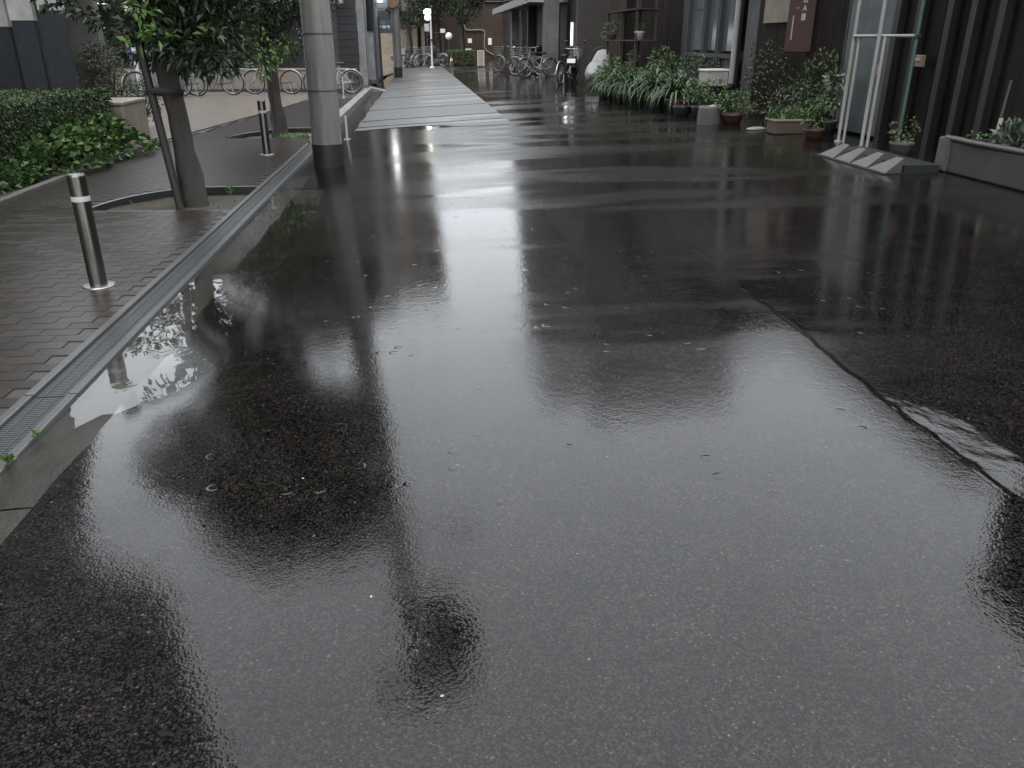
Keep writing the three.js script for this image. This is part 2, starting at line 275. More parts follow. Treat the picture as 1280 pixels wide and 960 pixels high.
function blades(roots, palette, R, { len = 0.6, w = 0.025, arch = 0.6, spread = 0.9, seg = 5 } = {}) { // arching strap leaves
  const P = [], Cc = [];
  for (const [x, y, z] of roots) {
    const th = R() * 6.283, L = len * (0.6 + 0.6 * R()), lean = spread * (0.25 + 0.75 * R()), ca = Math.cos(th), sa = Math.sin(th), col = palette[(R() * palette.length) | 0], k = 0.75 + 0.5 * R(), pts = [];
    let px = 0, py = 0, ang = Math.PI / 2 - lean * 0.5; for (let i = 0; i <= seg; i++) { pts.push([px, py]); px += Math.cos(ang) * L / seg; py += Math.sin(ang) * L / seg; ang -= arch * (0.5 + lean) * 2.2 / seg; }
    for (let i = 0; i < seg; i++) {
      const w0 = w * (1 - 0.85 * Math.abs(i / seg - 0.3) / 0.7), w1 = i === seg - 1 ? 0.001 : w * (1 - 0.85 * Math.abs((i + 1) / seg - 0.3) / 0.7);
      const q = (p, ww, sd) => [x + p[0] * ca - sa * ww * sd, y + p[1], z + p[0] * sa + ca * ww * sd];
      const A = q(pts[i], w0, 1), Bq = q(pts[i], w0, -1), D = q(pts[i + 1], w1, 1), F = q(pts[i + 1], w1, -1);
      P.push(...A, ...Bq, ...D, ...Bq, ...F, ...D); for (let j = 0; j < 6; j++) Cc.push(col[0] * k, col[1] * k, col[2] * k);
    }
  }
  const g = new THREE.BufferGeometry(); g.setAttribute('position', new THREE.Float32BufferAttribute(P, 3)); g.setAttribute('color', new THREE.Float32BufferAttribute(Cc, 3)); g.computeVertexNormals(); return g;
}
const leafM = phys(1, 1, 1, 0.42, { vertexColors: true, side: THREE.DoubleSide });
const dark = [[0.017, 0.028, 0.012], [0.022, 0.037, 0.014], [0.026, 0.045, 0.017], [0.016, 0.024, 0.011]];
const fresh = [[0.08, 0.155, 0.03], [0.095, 0.18, 0.036], [0.065, 0.125, 0.028]];
const midg = [[0.04, 0.075, 0.022], [0.05, 0.095, 0.026], [0.035, 0.06, 0.02]];
const ivyG = [[0.052, 0.105, 0.026], [0.068, 0.13, 0.032], [0.042, 0.082, 0.023], [0.032, 0.062, 0.02]];

function clump(cx, cy, cz, r, n, R, flat = 1) { const o = []; for (let i = 0; i < n; i++) { const u = R() * 2 - 1, t = R() * 6.283, k = Math.cbrt(0.15 + 0.85 * R()) * r, q = Math.sqrt(1 - u * u); o.push([cx + q * Math.cos(t) * k, cy + u * k * flat, cz + q * Math.sin(t) * k, cx, cy, cz]); } return o; }

// a street tree: bent tapered trunk with knots, limbs, leaf clumps through the volume of the crown
function trunkGeo(pts, radii, R, n = 14, knot = 0.4) {
  const c = new THREE.CatmullRomCurve3(pts.map((p) => new THREE.Vector3(...p))), seg = 26, g = new THREE.TubeGeometry(c, seg, 1, n), p = g.attributes.position, v = new THREE.Vector3(), q = new THREE.Vector3();
  for (let i = 0; i <= seg; i++) { c.getPointAt(i / seg, v); const t = i / seg * (radii.length - 1), k = Math.min(radii.length - 2, Math.floor(t)), r = radii[k] + (radii[k + 1] - radii[k]) * (t - k); for (let j = 0; j <= n; j++) { const id = i * (n + 1) + j; q.fromBufferAttribute(p, id).sub(v); const nz = 1 + knot * (vnoise(Math.cos(j / n * 6.283) * 1.6 + 5, v.y * 5 + Math.sin(j / n * 6.283) * 1.6, R) - 0.45); p.setXYZ(id, v.x + q.x * r * nz, v.y + q.y * r * nz, v.z + q.z * r * nz); } }
  g.computeVertexNormals(); return g;
}
const barkM = mat(0.06, 0.053, 0.047, 0.6, { map: withRep(grime, 3), bumpMap: withRep(grime, 3), bumpScale: 0.025 });
function tree({ label, x, d, y = walkY(x), trunk, radii, limbs, clumps, group, name = 'street_tree', leaf = {}, seed = 5 }) {
  const t = thing(name, label, 'tree', [x, y, -d], 0, group), R = rng(seed);
  part('trunk', trunkGeo(trunk, radii, seed), barkM, t);
  const lg = limbs.map(([a, b, r]) => bar(a, b, r, 7, r * 0.35)); if (lg.length) part('limbs', lg, barkM, t);
  const spots = { dark: [], mid: [], fresh: [] };
  for (const [cx, cy, cz, r, n, kind = 'dark', flat = 0.75] of clumps) spots[kind].push(...clump(cx, cy, cz, r, n, R, flat));
  const gs = []; if (spots.dark.length) gs.push(leaves(spots.dark, dark, R, leaf)); if (spots.mid.length) gs.push(leaves(spots.mid, midg, R, leaf)); if (spots.fresh.length) gs.push(leaves(spots.fresh, fresh, R, { ...leaf, len: (leaf.len || 0.09) * 0.95 }));
  part('crown', gs, leafM, t);
  return t;
}
function crownClumps(R, n, [cx, cy, cz], [rx, ry, rz], rr, per, keep = () => true, kindOf = () => 'dark') {
  const o = []; let guard = 0; while (o.length < n && guard++ < n * 20) { const u = R() * 2 - 1, th = R() * 6.283, k = Math.cbrt(0.12 + 0.88 * R()), q = Math.sqrt(1 - u * u), p = [cx + rx * q * Math.cos(th) * k, cy + ry * u * k, cz + rz * q * Math.sin(th) * k]; if (!keep(p)) continue; o.push([...p, rr * (0.7 + 0.6 * R()), per, kindOf(p)]); } return o;
}
{ // the near tree by the bollard
  const R = rng(51), cl = crownClumps(R, 150, [0.5, 3.05, 0], [1.15, 1.3, 1.1], 0.28, 105, (p) => p[0] < 1.1 && !(p[0] < -0.1 && p[1] < 2.35) && !(p[0] > 0.55 && p[1] < 2.3), (p) => (R() < 0.06 ? 'mid' : 'dark'));
  cl.push([0.28, 1.52, 0.35, 0.3, 160, 'dark'], [0.05, 1.58, 0.1, 0.3, 170, 'dark'], [0.55, 1.48, 0.15, 0.3, 150, 'dark'], [0.35, 1.75, -0.1, 0.35, 170, 'dark'], [0.5, 1.7, 0.1, 0.3, 170, 'dark'], [0.2, 1.62, 0.3, 0.3, 170, 'dark'], [-0.1, 1.72, 0.1, 0.28, 150, 'dark'], [0.1, 1.4, -0.2, 0.28, 150, 'dark'], [0.45, 1.36, 0.3, 0.22, 110, 'dark'], [0.0, 1.75, -0.4, 0.4, 220, 'dark'], [0.55, 2.0, 0.2, 0.33, 170, 'dark'], [0.3, 2.1, 0.3, 0.4, 220, 'dark'], [0.85, 2.4, 0, 0.33, 160, 'dark'], [1.05, 2.6, 0.1, 0.35, 160, 'dark'],
    [-0.3, 1.4, -1.0, 0.28, 150, 'dark'], [-0.6, 1.5, -1.1, 0.28, 140, 'dark'], [-0.1, 1.6, -0.9, 0.3, 160, 'dark'], [-0.9, 1.75, -1.3, 0.25, 120, 'dark'], [-1.3, 1.95, -1.5, 0.28, 120, 'dark'], [-1.6, 2.05, -1.5, 0.25, 90, 'dark'], [-0.45, 1.85, -0.9, 0.3, 150, 'dark'],
    [-0.55, 3.75, 0.2, 0.33, 150, 'dark'], [-0.5, 3.3, 0.2, 0.33, 150, 'dark'], [-0.55, 2.8, 0.1, 0.33, 150, 'dark'], [-0.5, 4.0, -0.3, 0.33, 150, 'dark'], [-0.8, 2.6, 0, 0.3, 140, 'dark'], [-0.55, 2.15, 0.1, 0.28, 120, 'dark'], [-0.75, 3.1, 0, 0.32, 150, 'dark'], [-0.65, 3.55, 0, 0.32, 150, 'dark'], [-0.2, 4.1, 0.1, 0.32, 150, 'dark'], [0.85, 3.7, 0.2, 0.35, 150, 'dark'], [0.9, 3.5, -0.4, 0.35, 150, 'dark'], [-0.4, 4.05, 0, 0.35, 160, 'dark'], [0.4, 4.1, 0, 0.35, 160, 'dark'], [1.2, 3.2, 0, 0.35, 170, 'dark'], [1.3, 2.8, 0.1, 0.32, 150, 'dark'], [1.15, 3.7, 0, 0.35, 160, 'dark'], [1.3, 2.6, 0, 0.3, 140, 'dark'], [1.1, 3.9, 0.4, 0.3, 130, 'dark'],
    [0.02, 1.78, 0.75, 0.13, 26, 'fresh', 0.5], [0.15, 1.58, 0.8, 0.12, 24, 'fresh', 0.5], [-0.05, 1.52, 0.78, 0.09, 14, 'fresh', 0.5], [-0.2, 1.85, 0.7, 0.1, 14, 'fresh', 0.5], [0.55, 1.6, 0.6, 0.1, 12, 'mid', 0.5]);
  tree({ label: 'street tree with dark knotty trunk tied to a leaning stake', x: -2.46, d: 8.74, trunk: [[0.02, -0.1, 0], [0.0, 0.3, 0], [-0.03, 0.8, 0], [-0.06, 1.3, 0], [0.02, 2.0, 0.02], [0.1, 3.0, 0]], radii: [0.15, 0.1, 0.093, 0.088, 0.083, 0.06], seed: 51,
    limbs: [[[-0.06, 1.3, 0], [-0.75, 2.4, 0.3], 0.05], [[-0.02, 1.5, 0], [0.8, 2.4, 0.25], 0.05], [[0.02, 2, 0], [0.5, 3.3, -0.5], 0.045], [[0.02, 2.0, 0.02], [-0.4, 3.3, -0.3], 0.04], [[0.06, 2.6, 0], [0.1, 4.0, 0.1], 0.04]], clumps: cl, leaf: { len: 0.11, wid: 0.42, out: 0.6 }, group: 'street trees in pits' });
}
{
  const R = rng(52), cl = crownClumps(R, 110, [0.1, 2.9, 0], [1.15, 1.3, 1.0], 0.3, 95, () => true, (p) => (R() < 0.12 ? 'mid' : 'dark'));
  cl.push([-0.35, 1.5, 0.1, 0.3, 120, 'dark'], [0.45, 1.6, 0.1, 0.35, 130, 'dark'], [-0.05, 1.75, 0.2, 0.4, 160, 'dark'], [0.3, 1.35, 0.2, 0.2, 60, 'mid'], [-0.7, 1.7, 0, 0.4, 190, 'dark'], [0.5, 1.5, -0.3, 0.4, 190, 'dark'], [-0.3, 1.4, -0.4, 0.35, 170, 'dark'],
    [-0.05, 1.55, 0.75, 0.2, 60, 'fresh', 0.9], [0.02, 1.3, 0.8, 0.22, 70, 'fresh', 1], [-0.02, 1.08, 0.75, 0.12, 30, 'fresh', 1.2], [0.28, 1.32, 0.7, 0.14, 30, 'fresh', 0.7], [0.36, 1.5, 0.7, 0.1, 20, 'fresh', 0.7], [-0.15, 1.75, 0.7, 0.16, 36, 'mid']);
  tree({ label: 'slim street tree with bright green low sprigs, in the grassy pit behind the utility pole', x: -2.61, d: 15.14, trunk: [[0, -0.1, 0], [0, 0.3, 0], [-0.02, 0.8, 0], [-0.05, 1.4, 0], [0, 2.2, 0], [0.05, 3, 0]], radii: [0.15, 0.105, 0.1, 0.09, 0.075, 0.04], seed: 52,
    limbs: [[[-0.03, 1.0, 0], [0.5, 1.9, 0.3], 0.04], [[-0.03, 1.3, 0], [-0.6, 2.3, 0.2], 0.04], [[0, 2, 0], [0.5, 3.2, -0.3], 0.035]], clumps: cl, leaf: { len: 0.1, wid: 0.4, out: 0.6 }, group: 'street trees in pits' });
}
{ // stake tied to the near tree, pits with soil and black edging
  const s = thing('tree_stake', 'dark round timber stake leaning beside the knotty tree trunk', 'stake', [-2.56, walkY(-2.5), -8.5]);
  part('pole', bar([0.03, -0.1, 0], [-0.15, 1.75, -0.06], 0.04, 10, 0.037), mat(0.03, 0.026, 0.022, 0.6, { map: streakM }), s);
  part('tie', [put(new THREE.TorusGeometry(0.16, 0.012, 6, 18), 0.015, 1.07, -0.13, Math.PI / 2 - 0.12, 0, 0, [1.05, 0.95, 2.6])], mat(0.012, 0.012, 0.012, 0.8), s);
  const soilM = rough(0.105, 0.085, 0.065, 0.8, 0.01), rubber = mat(0.025, 0.026, 0.027, 0.25);
  pits.forEach(([a, b, c, e], k) => {
    const pit = thing('tree_pit', k ? 'grassy soil pit with black edging under the slim tree' : 'bare soil pit with black curved edging under the knotty tree', 'tree pit', [0, 0, 0]);
    part('soil', sheet(range(a, b, 20), range(c, e, 18), (x, d) => walkY(x) - 0.075 + 0.035 * fbm(x * 3, d * 3, 151 + k, 4) - 0.02 * smooth(0.2, 0, d - c)), soilM, pit);
    const path = pitCurve([a, b, c, e]), cv = new THREE.CatmullRomCurve3(path.map(([x, d]) => new THREE.Vector3(x, 0, -d)));
    const sh = new THREE.Shape(); sh.moveTo(0.06, -0.02); sh.lineTo(-0.02, -0.02); sh.quadraticCurveTo(-0.032, 0, -0.02, 0.014); sh.lineTo(0.06, 0.014); sh.lineTo(0.06, -0.02);
    const g = new THREE.ExtrudeGeometry(sh, { steps: 40, extrudePath: cv, bevelEnabled: false }); g.translate(0, walkY(-2.6) + 0.0, 0);
    part('edging', g, rubber, pit);
    const R = rng(160 + k), roots = []; for (let i = 0; i < (k ? 700 : 60); i++) { const x = k ? a + 0.75 + R() * 0.6 : a + R() * (b - a), d = c + 0.1 + R() * (k ? 0.5 : e - c - 0.2); roots.push([x, walkY(x) - 0.055, -d]); }
    part('grass', blades(roots, fresh, R, { len: k ? 0.1 : 0.06, w: 0.004, arch: 0.4, seg: 3 }), leafM, pit).userData.kind = 'stuff';
  });
  const R = rng(171); // weeds in the joint by the drain
  for (const [x, d, n, lab] of [[-1.70, 2.78, 26, 'small green weed in the drain joint by the mossy apron, larger tuft'], [-1.705, 3.0, 14, 'tiny green weed sprouting from the drain joint'], [-1.70, 3.22, 8, 'pair of leaves sprouting from the drain joint']]) {
    const sp = []; for (let i = 0; i < n; i++) sp.push([x + 0.05 * (R() - 0.5), roadY(-1.7, d) + 0.012 + 0.02 * R(), -d + 0.09 * (R() - 0.5), x, roadY(-1.7, d), -d]);
    solo('weed', lab, 'weed', leaves(sp.map((q) => [q[0] * 0.4 + q[3] * 0.6, q[1], q[2] * 0.4 + q[5] * 0.6, q[3], q[4], q[5]]), ivyG, R, { len: 0.04, wid: 0.5, up: 0.6 }), leafM, 'weeds along the drain');
  }
  const sp = []; for (let i = 0; i < 16; i++) sp.push([-2.12 + 0.06 * (R() - 0.5), walkY(-2.1) + 0.02 + 0.08 * R(), -8.95 + 0.06 * (R() - 0.5), -2.12, walkY(-2.1), -8.95]);
  solo('weed', 'upright weed at the foot of the knotty tree', 'weed', leaves(sp, fresh, R, { len: 0.06, wid: 0.3, up: 0.8 }), leafM, 'weeds along the drain');
}
{ // hedge: clipped, small leaves over a twiggy inside
  const hedgeG = [[0.03, 0.055, 0.016], [0.04, 0.072, 0.02], [0.05, 0.09, 0.024], [0.022, 0.04, 0.013]], R = rng(61), h = thing('clipped_hedge', 'clipped boxy hedge with pale green top beside the sidewalk', 'hedge', [0, 0, 0]);
  const x0 = -6.4, x1 = -4.62, d0 = 4.5, d1 = 13.0, top = 0.9, y0 = walkY(-4.6);
  part('twigs', boxUV(rb(x1 - x0 - 0.2, top - 0.12, d1 - d0 - 0.2, 0.12, (x0 + x1) / 2, y0 + (top - 0.12) / 2, -(d0 + d1) / 2)), rough(0.06, 0.048, 0.034, 0.95), h);
  const topY = (d) => y0 + top - 0.013 * (d - 8), T = [], F = [];
  for (let i = 0; i < 11000; i++) { const x = x0 + R() * (x1 - x0), d = 7 + R() * (d1 - 7); T.push([x, topY(d) - 0.02 + 0.09 * (fbm(x * 2.2, d * 2.2, 62, 3) - 0.45) - 0.05 * R() * R(), -d]); }
  for (let i = 0; i < 11000; i++) { const d = 7 + R() * (d1 - 7), v = R(), y = y0 + 0.08 + v * (top - 0.1); F.push([x1 - 0.02 + 0.12 * (fbm(d * 2.2, y * 2.6, 63, 3) - 0.5) - 0.05 * R(), y, -d]); }
  for (let i = 0; i < 5200; i++) { const x = x0 + R() * (x1 - x0), y = y0 + 0.08 + R() * (top - 0.14); F.push([x, y, -(d1 - 0.02 + 0.1 * (fbm(x * 2.2, y * 2.6, 64, 3) - 0.5))]); }
  part('clipped_top', leaves(T, hedgeG, R, { len: 0.05, wid: 0.55, up: 0.5 }), leafM, h);
  part('side_leaves', leaves(F, hedgeG, R, { len: 0.05, wid: 0.55, up: 0.2 }), leafM, h);
  const G = []; // low ivy spilling towards the walk
  for (let i = 0; i < 1500; i++) { const d = 8.3 + R() * 4.9, w = (0.12 + 0.5 * smooth(8.6, 11.5, d)) * (0.75 + 0.5 * vnoise(d * 3, 1, 65)), u = R(), x = -4.75 + u * w, hh = 0.5 * smooth(8.4, 11, d) * (1 - u * u) * (1 - smooth(12.6, 13.3, d) * 0.7) + 0.05; G.push([x, y0 + hh * (0.35 + 0.65 * Math.sqrt(R())), -d, -5.1, y0 - 0.1, -d]); }
  solo('ivy_patch', 'broad leaved ivy spilling over the edging in front of the hedge', 'ivy', leaves(G, ivyG, R, { len: 0.1, wid: 0.85, up: 0.4, out: 0.8 }), leafM);
}
// ---------------------------------------------------------------- steel bollards, kerb posts
{
  const steel = mat(0.36, 0.35, 0.33, 0.32, { metalness: 1, map: withRep(streaks, 3) }), band = mat(0.4, 0.4, 0.39, 0.4);
  const b = thing('bollard', 'stainless steel bollard with pale band, between drain and hedge', 'bollard', [-2.28, walkY(-2.28), -5.56], 0, 'steel bollards along the drain');
  part('post', lathe([[0, 0.75], [0.05, 0.748], [0.056, 0.742], [0.057, 0.73], [0.057, 0]].reverse(), 28), steel, b);
  part('band', lathe([[0.0575, 0.575], [0.0585, 0.577], [0.0585, 0.607], [0.0575, 0.609]], 28), band, b);
  part('flange', lathe([[0.104, 0], [0.104, 0.006], [0.098, 0.009], [0.058, 0.011]], 30), mat(0.4, 0.4, 0.38, 0.35, { metalness: 1 }), b);
  copy(b, [-2.34, walkY(-2.34), -12.35], 0.4, 'stainless steel bollard with pale band, beside the tree pit with grass');
  const wp = mat(0.35, 0.35, 0.34, 0.4);
  const p = thing('kerb_post', 'thin white post at the road edge just behind the utility pole', 'post', [-1.36, roadY(-1.4, 14.3), -14.3], 0, 'thin white kerb posts');
  part('post', lathe([[0.02, 0], [0.02, 0.37], [0.014, 0.385], [0, 0.39]], 12), wp, p); part('base_plate', cyl(0.06, 0.06, 0.012, 0, 0.006, 0, 14), wp, p);
  copy(p, [-2.32, walkY(-2.3), -24.4], 0, 'thin white post beside the last bicycle by the low wall').scale.y = 1.5;
}
// ---------------------------------------------------------------- utility poles, transformer, cables
const concreteP = mat(0.27, 0.265, 0.255, 0.5, { map: withRep(grime, 3), bumpMap: grimeMB, bumpScale: 0.0006 });
{
  const p = thing('utility_pole', 'concrete utility pole with black foot wrap standing in the road edge', 'pole', [-1.33, roadY(-1.33, 11.2), -11.2]);
  part('shaft', lathe([[0.198, -0.1], [0.196, 0.3], [0.185, 2], [0.165, 5], [0.138, 9.5], [0, 9.52]], 32), concreteP, p);
  part('foot_wrap', lathe([[0.2, -0.1], [0.202, 0.29], [0.199, 0.295], [0.19, 0.296]], 32), mat(0.028, 0.027, 0.027, 0.55, { map: grimeM }), p);
  for (const y of [0.95, 1.62]) part('strap', lathe([[0.1925 + (1.62 - y) * 0.004, y], [0.1965 + (1.62 - y) * 0.004, y + 0.002], [0.1965 + (1.62 - y) * 0.004, y + 0.011], [0.1925 + (1.62 - y) * 0.004, y + 0.013]], 28), mat(0.06, 0.06, 0.06, 0.4, { metalness: 0.5 }), p);
  const tr = part('transformer', [put(lathe([[0, 0], [0.24, 0], [0.27, 0.05], [0.27, 1.5], [0.22, 1.6], [0, 1.65]], 20), 0.5, 7.35, 0)], mat(0.11, 0.115, 0.12, 0.45), p);
  part('cooling_fins', Array.from({ length: 10 }, (_, i) => put(bx(0.3, 1.2, 0.02, 0.15, 8.1, 0), 0.5, 0, 0, 0, i * 0.628, 0)), mat(0.11, 0.115, 0.12, 0.45), tr);
  for (const y of [7.32, 8.7]) part('bracket', bx(0.9, 0.08, 0.1, 0.45, y, 0), mat(0.12, 0.12, 0.12, 0.5), p);
  part('switch_box', put(lathe([[0, 0], [0.15, 0], [0.17, 0.04], [0.17, 0.85], [0.1, 0.95], [0, 0.97]], 16), 0.93, 7.75, 0.05), mat(0.11, 0.115, 0.12, 0.45), p);
  for (const y of [8.95, 9.3]) { const a = part('cross_arm', bx(1.7, 0.08, 0.08, 0.1, y, 0.18), mat(0.1, 0.1, 0.1, 0.5), p); for (const x of [-0.7, -0.3, 0.45, 0.85]) part('insulator', put(lathe([[0, 0], [0.04, 0], [0.05, 0.04], [0.03, 0.08], [0.045, 0.1], [0, 0.16]], 10), x, y + 0.04, 0.18), mat(0.6, 0.6, 0.58, 0.2), a); }
  const arm = part('lamp_arm', tube([[0.15, 5.3, 0], [0.5, 5.75, 0], [0.95, 6.0, 0]], 0.03, 10), mat(0.25, 0.25, 0.25, 0.4, { metalness: 0.6 }), p);
  part('lamp_head', [rb(0.42, 0.11, 0.2, 0.04, 1.12, 6.02, 0, 0, 0, 0.12)], mat(0.35, 0.35, 0.35, 0.4), arm);
  const q = thing('utility_pole', 'grey utility pole with black foot wrap standing before the far shop signs', 'pole', [-1.17, roadY(-1.17, 37.5), -37.5]);
  part('shaft', lathe([[0.185, -0.1], [0.18, 2], [0.16, 5], [0.135, 9.2], [0, 9.22]], 24), concreteP, q);
  part('foot_wrap', lathe([[0.19, -0.1], [0.19, 0.42], [0.18, 0.425]], 24), mat(0.025, 0.025, 0.025, 0.6), q);
  part('cross_arm', bx(1.6, 0.08, 0.08, 0.1, 8.9, 0.16), mat(0.1, 0.1, 0.1, 0.5), q);
  const cm = mat(0.015, 0.015, 0.015, 0.6);
  [[-0.7, 8.98, 0.4], [0.45, 8.98, 0.5], [0.1, 7.0, 0.7]].forEach(([x, y, sag], i) => { const pts = []; for (let k = 0; k <= 12; k++) { const t = k / 12; pts.push([-1.33 + x + t * 0.16, y - 4 * sag * t * (1 - t), -11.2 - 26.3 * t]); } solo('overhead_cable', ['black overhead cable between the two poles, outer arm end', 'black overhead cable between the two poles, road side arm end', 'low black overhead cable strung below the cross arms'][i], 'cable', tube(pts, 0.012, 24, 5), cm, 'cables between the utility poles'); });
}

// ---------------------------------------------------------------- bicycles
const tyreM = mat(0.015, 0.015, 0.016, 0.7), chrome = mat(0.36, 0.36, 0.35, 0.32, { metalness: 1 }), blackM = mat(0.015, 0.015, 0.015, 0.5), spokeM = mat(0.28, 0.28, 0.28, 0.35, { metalness: 1 });
const wheelG = { tyre: new THREE.TorusGeometry(0.318, 0.019, 7, 36), rim: new THREE.TorusGeometry(0.294, 0.011, 6, 36) };
{ const s = []; for (let i = 0; i < 18; i++) { const a = i / 18 * 6.283; s.push(bar([0.02 * Math.cos(a), 0.02 * Math.sin(a), (i % 2 ? 1 : -1) * 0.03], [0.29 * Math.cos(a + 0.15), 0.29 * Math.sin(a + 0.15), 0], 0.0022, 4)); } s.push(cyl(0.022, 0.022, 0.09, 0, 0, 0, 10, Math.PI / 2)); wheelG.spokes = clean(s); }
function wheel(parent, name, x) { const w = new THREE.Group(); w.name = name; w.position.set(x, 0.337, 0); parent.add(w); part('tyre', wheelG.tyre, tyreM, w); part('rim', wheelG.rim, chrome, w); part('spokes', wheelG.spokes, spokeM, w); }
function bicycle(label, [x, y, z], turn, frameCol, { basket = true, group = 'bicycles parked by the low wall', lean = 0 } = {}) {
  const b = thing('bicycle', label, 'bicycle', [x, y, z], turn, group), fm = phys(...frameCol, 0.35, { clearcoat: 0.6 });
  b.rotation.x = lean;
  wheel(b, 'rear_wheel', -0.54); wheel(b, 'front_wheel', 0.56);
  part('frame', [tube([[0.36, 0.86, 0], [0.25, 0.6, 0], [0.08, 0.38, 0], [-0.08, 0.29, 0]], 0.019, 14, 8), bar([-0.08, 0.29, 0], [-0.21, 0.78, 0], 0.016, 8), bar([-0.08, 0.29, 0.05], [-0.54, 0.337, 0.05], 0.009), bar([-0.08, 0.29, -0.05], [-0.54, 0.337, -0.05], 0.009), bar([-0.18, 0.68, 0.045], [-0.54, 0.337, 0.05], 0.008), bar([-0.18, 0.68, -0.045], [-0.54, 0.337, -0.05], 0.008), bar([0.34, 0.92, 0], [0.4, 0.74, 0], 0.022, 8)], fm, b);
  part('fork', [tube([[0.56, 0.337, 0.05], [0.47, 0.55, 0.05], [0.4, 0.74, 0.03], [0.39, 0.76, 0], [0.4, 0.74, -0.03], [0.47, 0.55, -0.05], [0.56, 0.337, -0.05]], 0.01, 20)], chrome, b);
  const hb = part('handlebar', [bar([0.34, 0.92, 0], [0.32, 1.03, 0], 0.013, 8), tube([[0.12, 1.03, 0.28], [0.28, 1.06, 0.22], [0.36, 1.05, 0], [0.28, 1.06, -0.22], [0.12, 1.03, -0.28]], 0.011, 18)], chrome, b);
  for (const k of [-1, 1]) part('grip', bar([0.2, 1.045, 0.25 * k], [0.08, 1.02, 0.29 * k], 0.016, 8), blackM, hb);
  part('saddle', [rb(0.26, 0.07, 0.17, 0.033, -0.24, 0.86, 0), rb(0.14, 0.05, 0.06, 0.022, -0.06, 0.86, 0)], blackM, b); part('seat_post', bar([-0.2, 0.74, 0], [-0.225, 0.84, 0], 0.012), chrome, b);
  const arc = (x, r, a0, a1) => put(new THREE.TorusGeometry(r, 0.022, 5, 20, a1 - a0), x, 0.337, 0, 0, 0, a0, [1, 1, 1.3]);
  part('mudguard', [arc(-0.54, 0.352, 0.5, 3.6)], chrome, b); part('mudguard', [arc(0.56, 0.352, 1.0, 3.2)], chrome, b);
  part('crank', [put(new THREE.TorusGeometry(0.085, 0.012, 5, 18), -0.08, 0.29, 0.06), bar([-0.08, 0.29, 0.08], [0.05, 0.2, 0.08], 0.009), bx(0.09, 0.02, 0.08, 0.06, 0.195, 0.13), bar([-0.08, 0.29, -0.08], [-0.21, 0.38, -0.08], 0.009), bx(0.09, 0.02, 0.08, -0.22, 0.385, -0.13), rb(0.55, 0.06, 0.02, 0.008, -0.31, 0.32, 0.06, 0, 0, -0.1)], spokeM, b);
  part('rear_rack', [bar([-0.22, 0.7, 0.06], [-0.72, 0.7, 0.06], 0.006), bar([-0.22, 0.7, -0.06], [-0.72, 0.7, -0.06], 0.006), bar([-0.72, 0.7, -0.06], [-0.72, 0.7, 0.06], 0.006), bar([-0.65, 0.7, 0.07], [-0.54, 0.35, 0.07], 0.005), bar([-0.65, 0.7, -0.07], [-0.54, 0.35, -0.07], 0.005)], chrome, b);
  part('kickstand', [bar([-0.5, 0.33, 0.07], [-0.58, 0.01, 0.14], 0.008), bar([-0.5, 0.33, -0.07], [-0.58, 0.01, -0.14], 0.008)], chrome, b);
  if (basket) { const g = [], X0 = 0.42, X1 = 0.72; for (const yy of [0.78, 0.86, 0.95, 1.04]) { const k = (yy - 0.78) * 0.25, l = 0.15 + k * 0.6; g.push(bar([X0 - k, yy, l], [X1 + k, yy, l], 0.004, 4), bar([X0 - k, yy, -l], [X1 + k, yy, -l], 0.004, 4), bar([X0 - k, yy, -l], [X0 - k, yy, l], 0.004, 4), bar([X1 + k, yy, -l], [X1 + k, yy, l], 0.004, 4)); } for (let i = 0; i <= 5; i++) { const t = i / 5; for (const s of [-1, 1]) g.push(bar([X0 + t * (X1 - X0), 0.78, 0.15 * s], [X0 - 0.065 + t * (X1 - X0 + 0.13), 1.04, 0.19 * s], 0.003, 4)); const zz = -0.15 + 0.3 * t; g.push(bar([X1, 0.78, zz], [X1 + 0.065, 1.04, zz * 1.26], 0.003, 4), bar([X0, 0.78, zz], [X0 - 0.065, 1.04, zz * 1.26], 0.003, 4), bar([X0, 0.78, zz], [X1, 0.78, zz], 0.003, 4)); } part('basket', g, spokeM, b); }
  return b;
}
const yw = walkY;
bicycle('silver bicycle half hidden by the azalea bush', [-7.35, yw(-7.4), -24.4], 0.15, [0.3, 0.31, 0.32]);
bicycle('dark green bicycle behind the knotty tree trunk', [-6.95, yw(-6.9), -24.9], 3.0, [0.04, 0.09, 0.06], { basket: false });
bicycle('black bicycle with low handlebar just right of the knotty tree trunk', [-6.1, yw(-6.1), -25.4], 3.14, [0.02, 0.02, 0.022], { basket: false });
bicycle('dark red bicycle parked behind the slim tree with green sprigs', [-4.5, yw(-4.5), -25.9], 3.05, [0.16, 0.02, 0.02]);
bicycle('silver bicycle with its rear wheel showing right of the concrete pole', [-2.78, yw(-2.8), -26.3], 3.2, [0.35, 0.36, 0.37]);

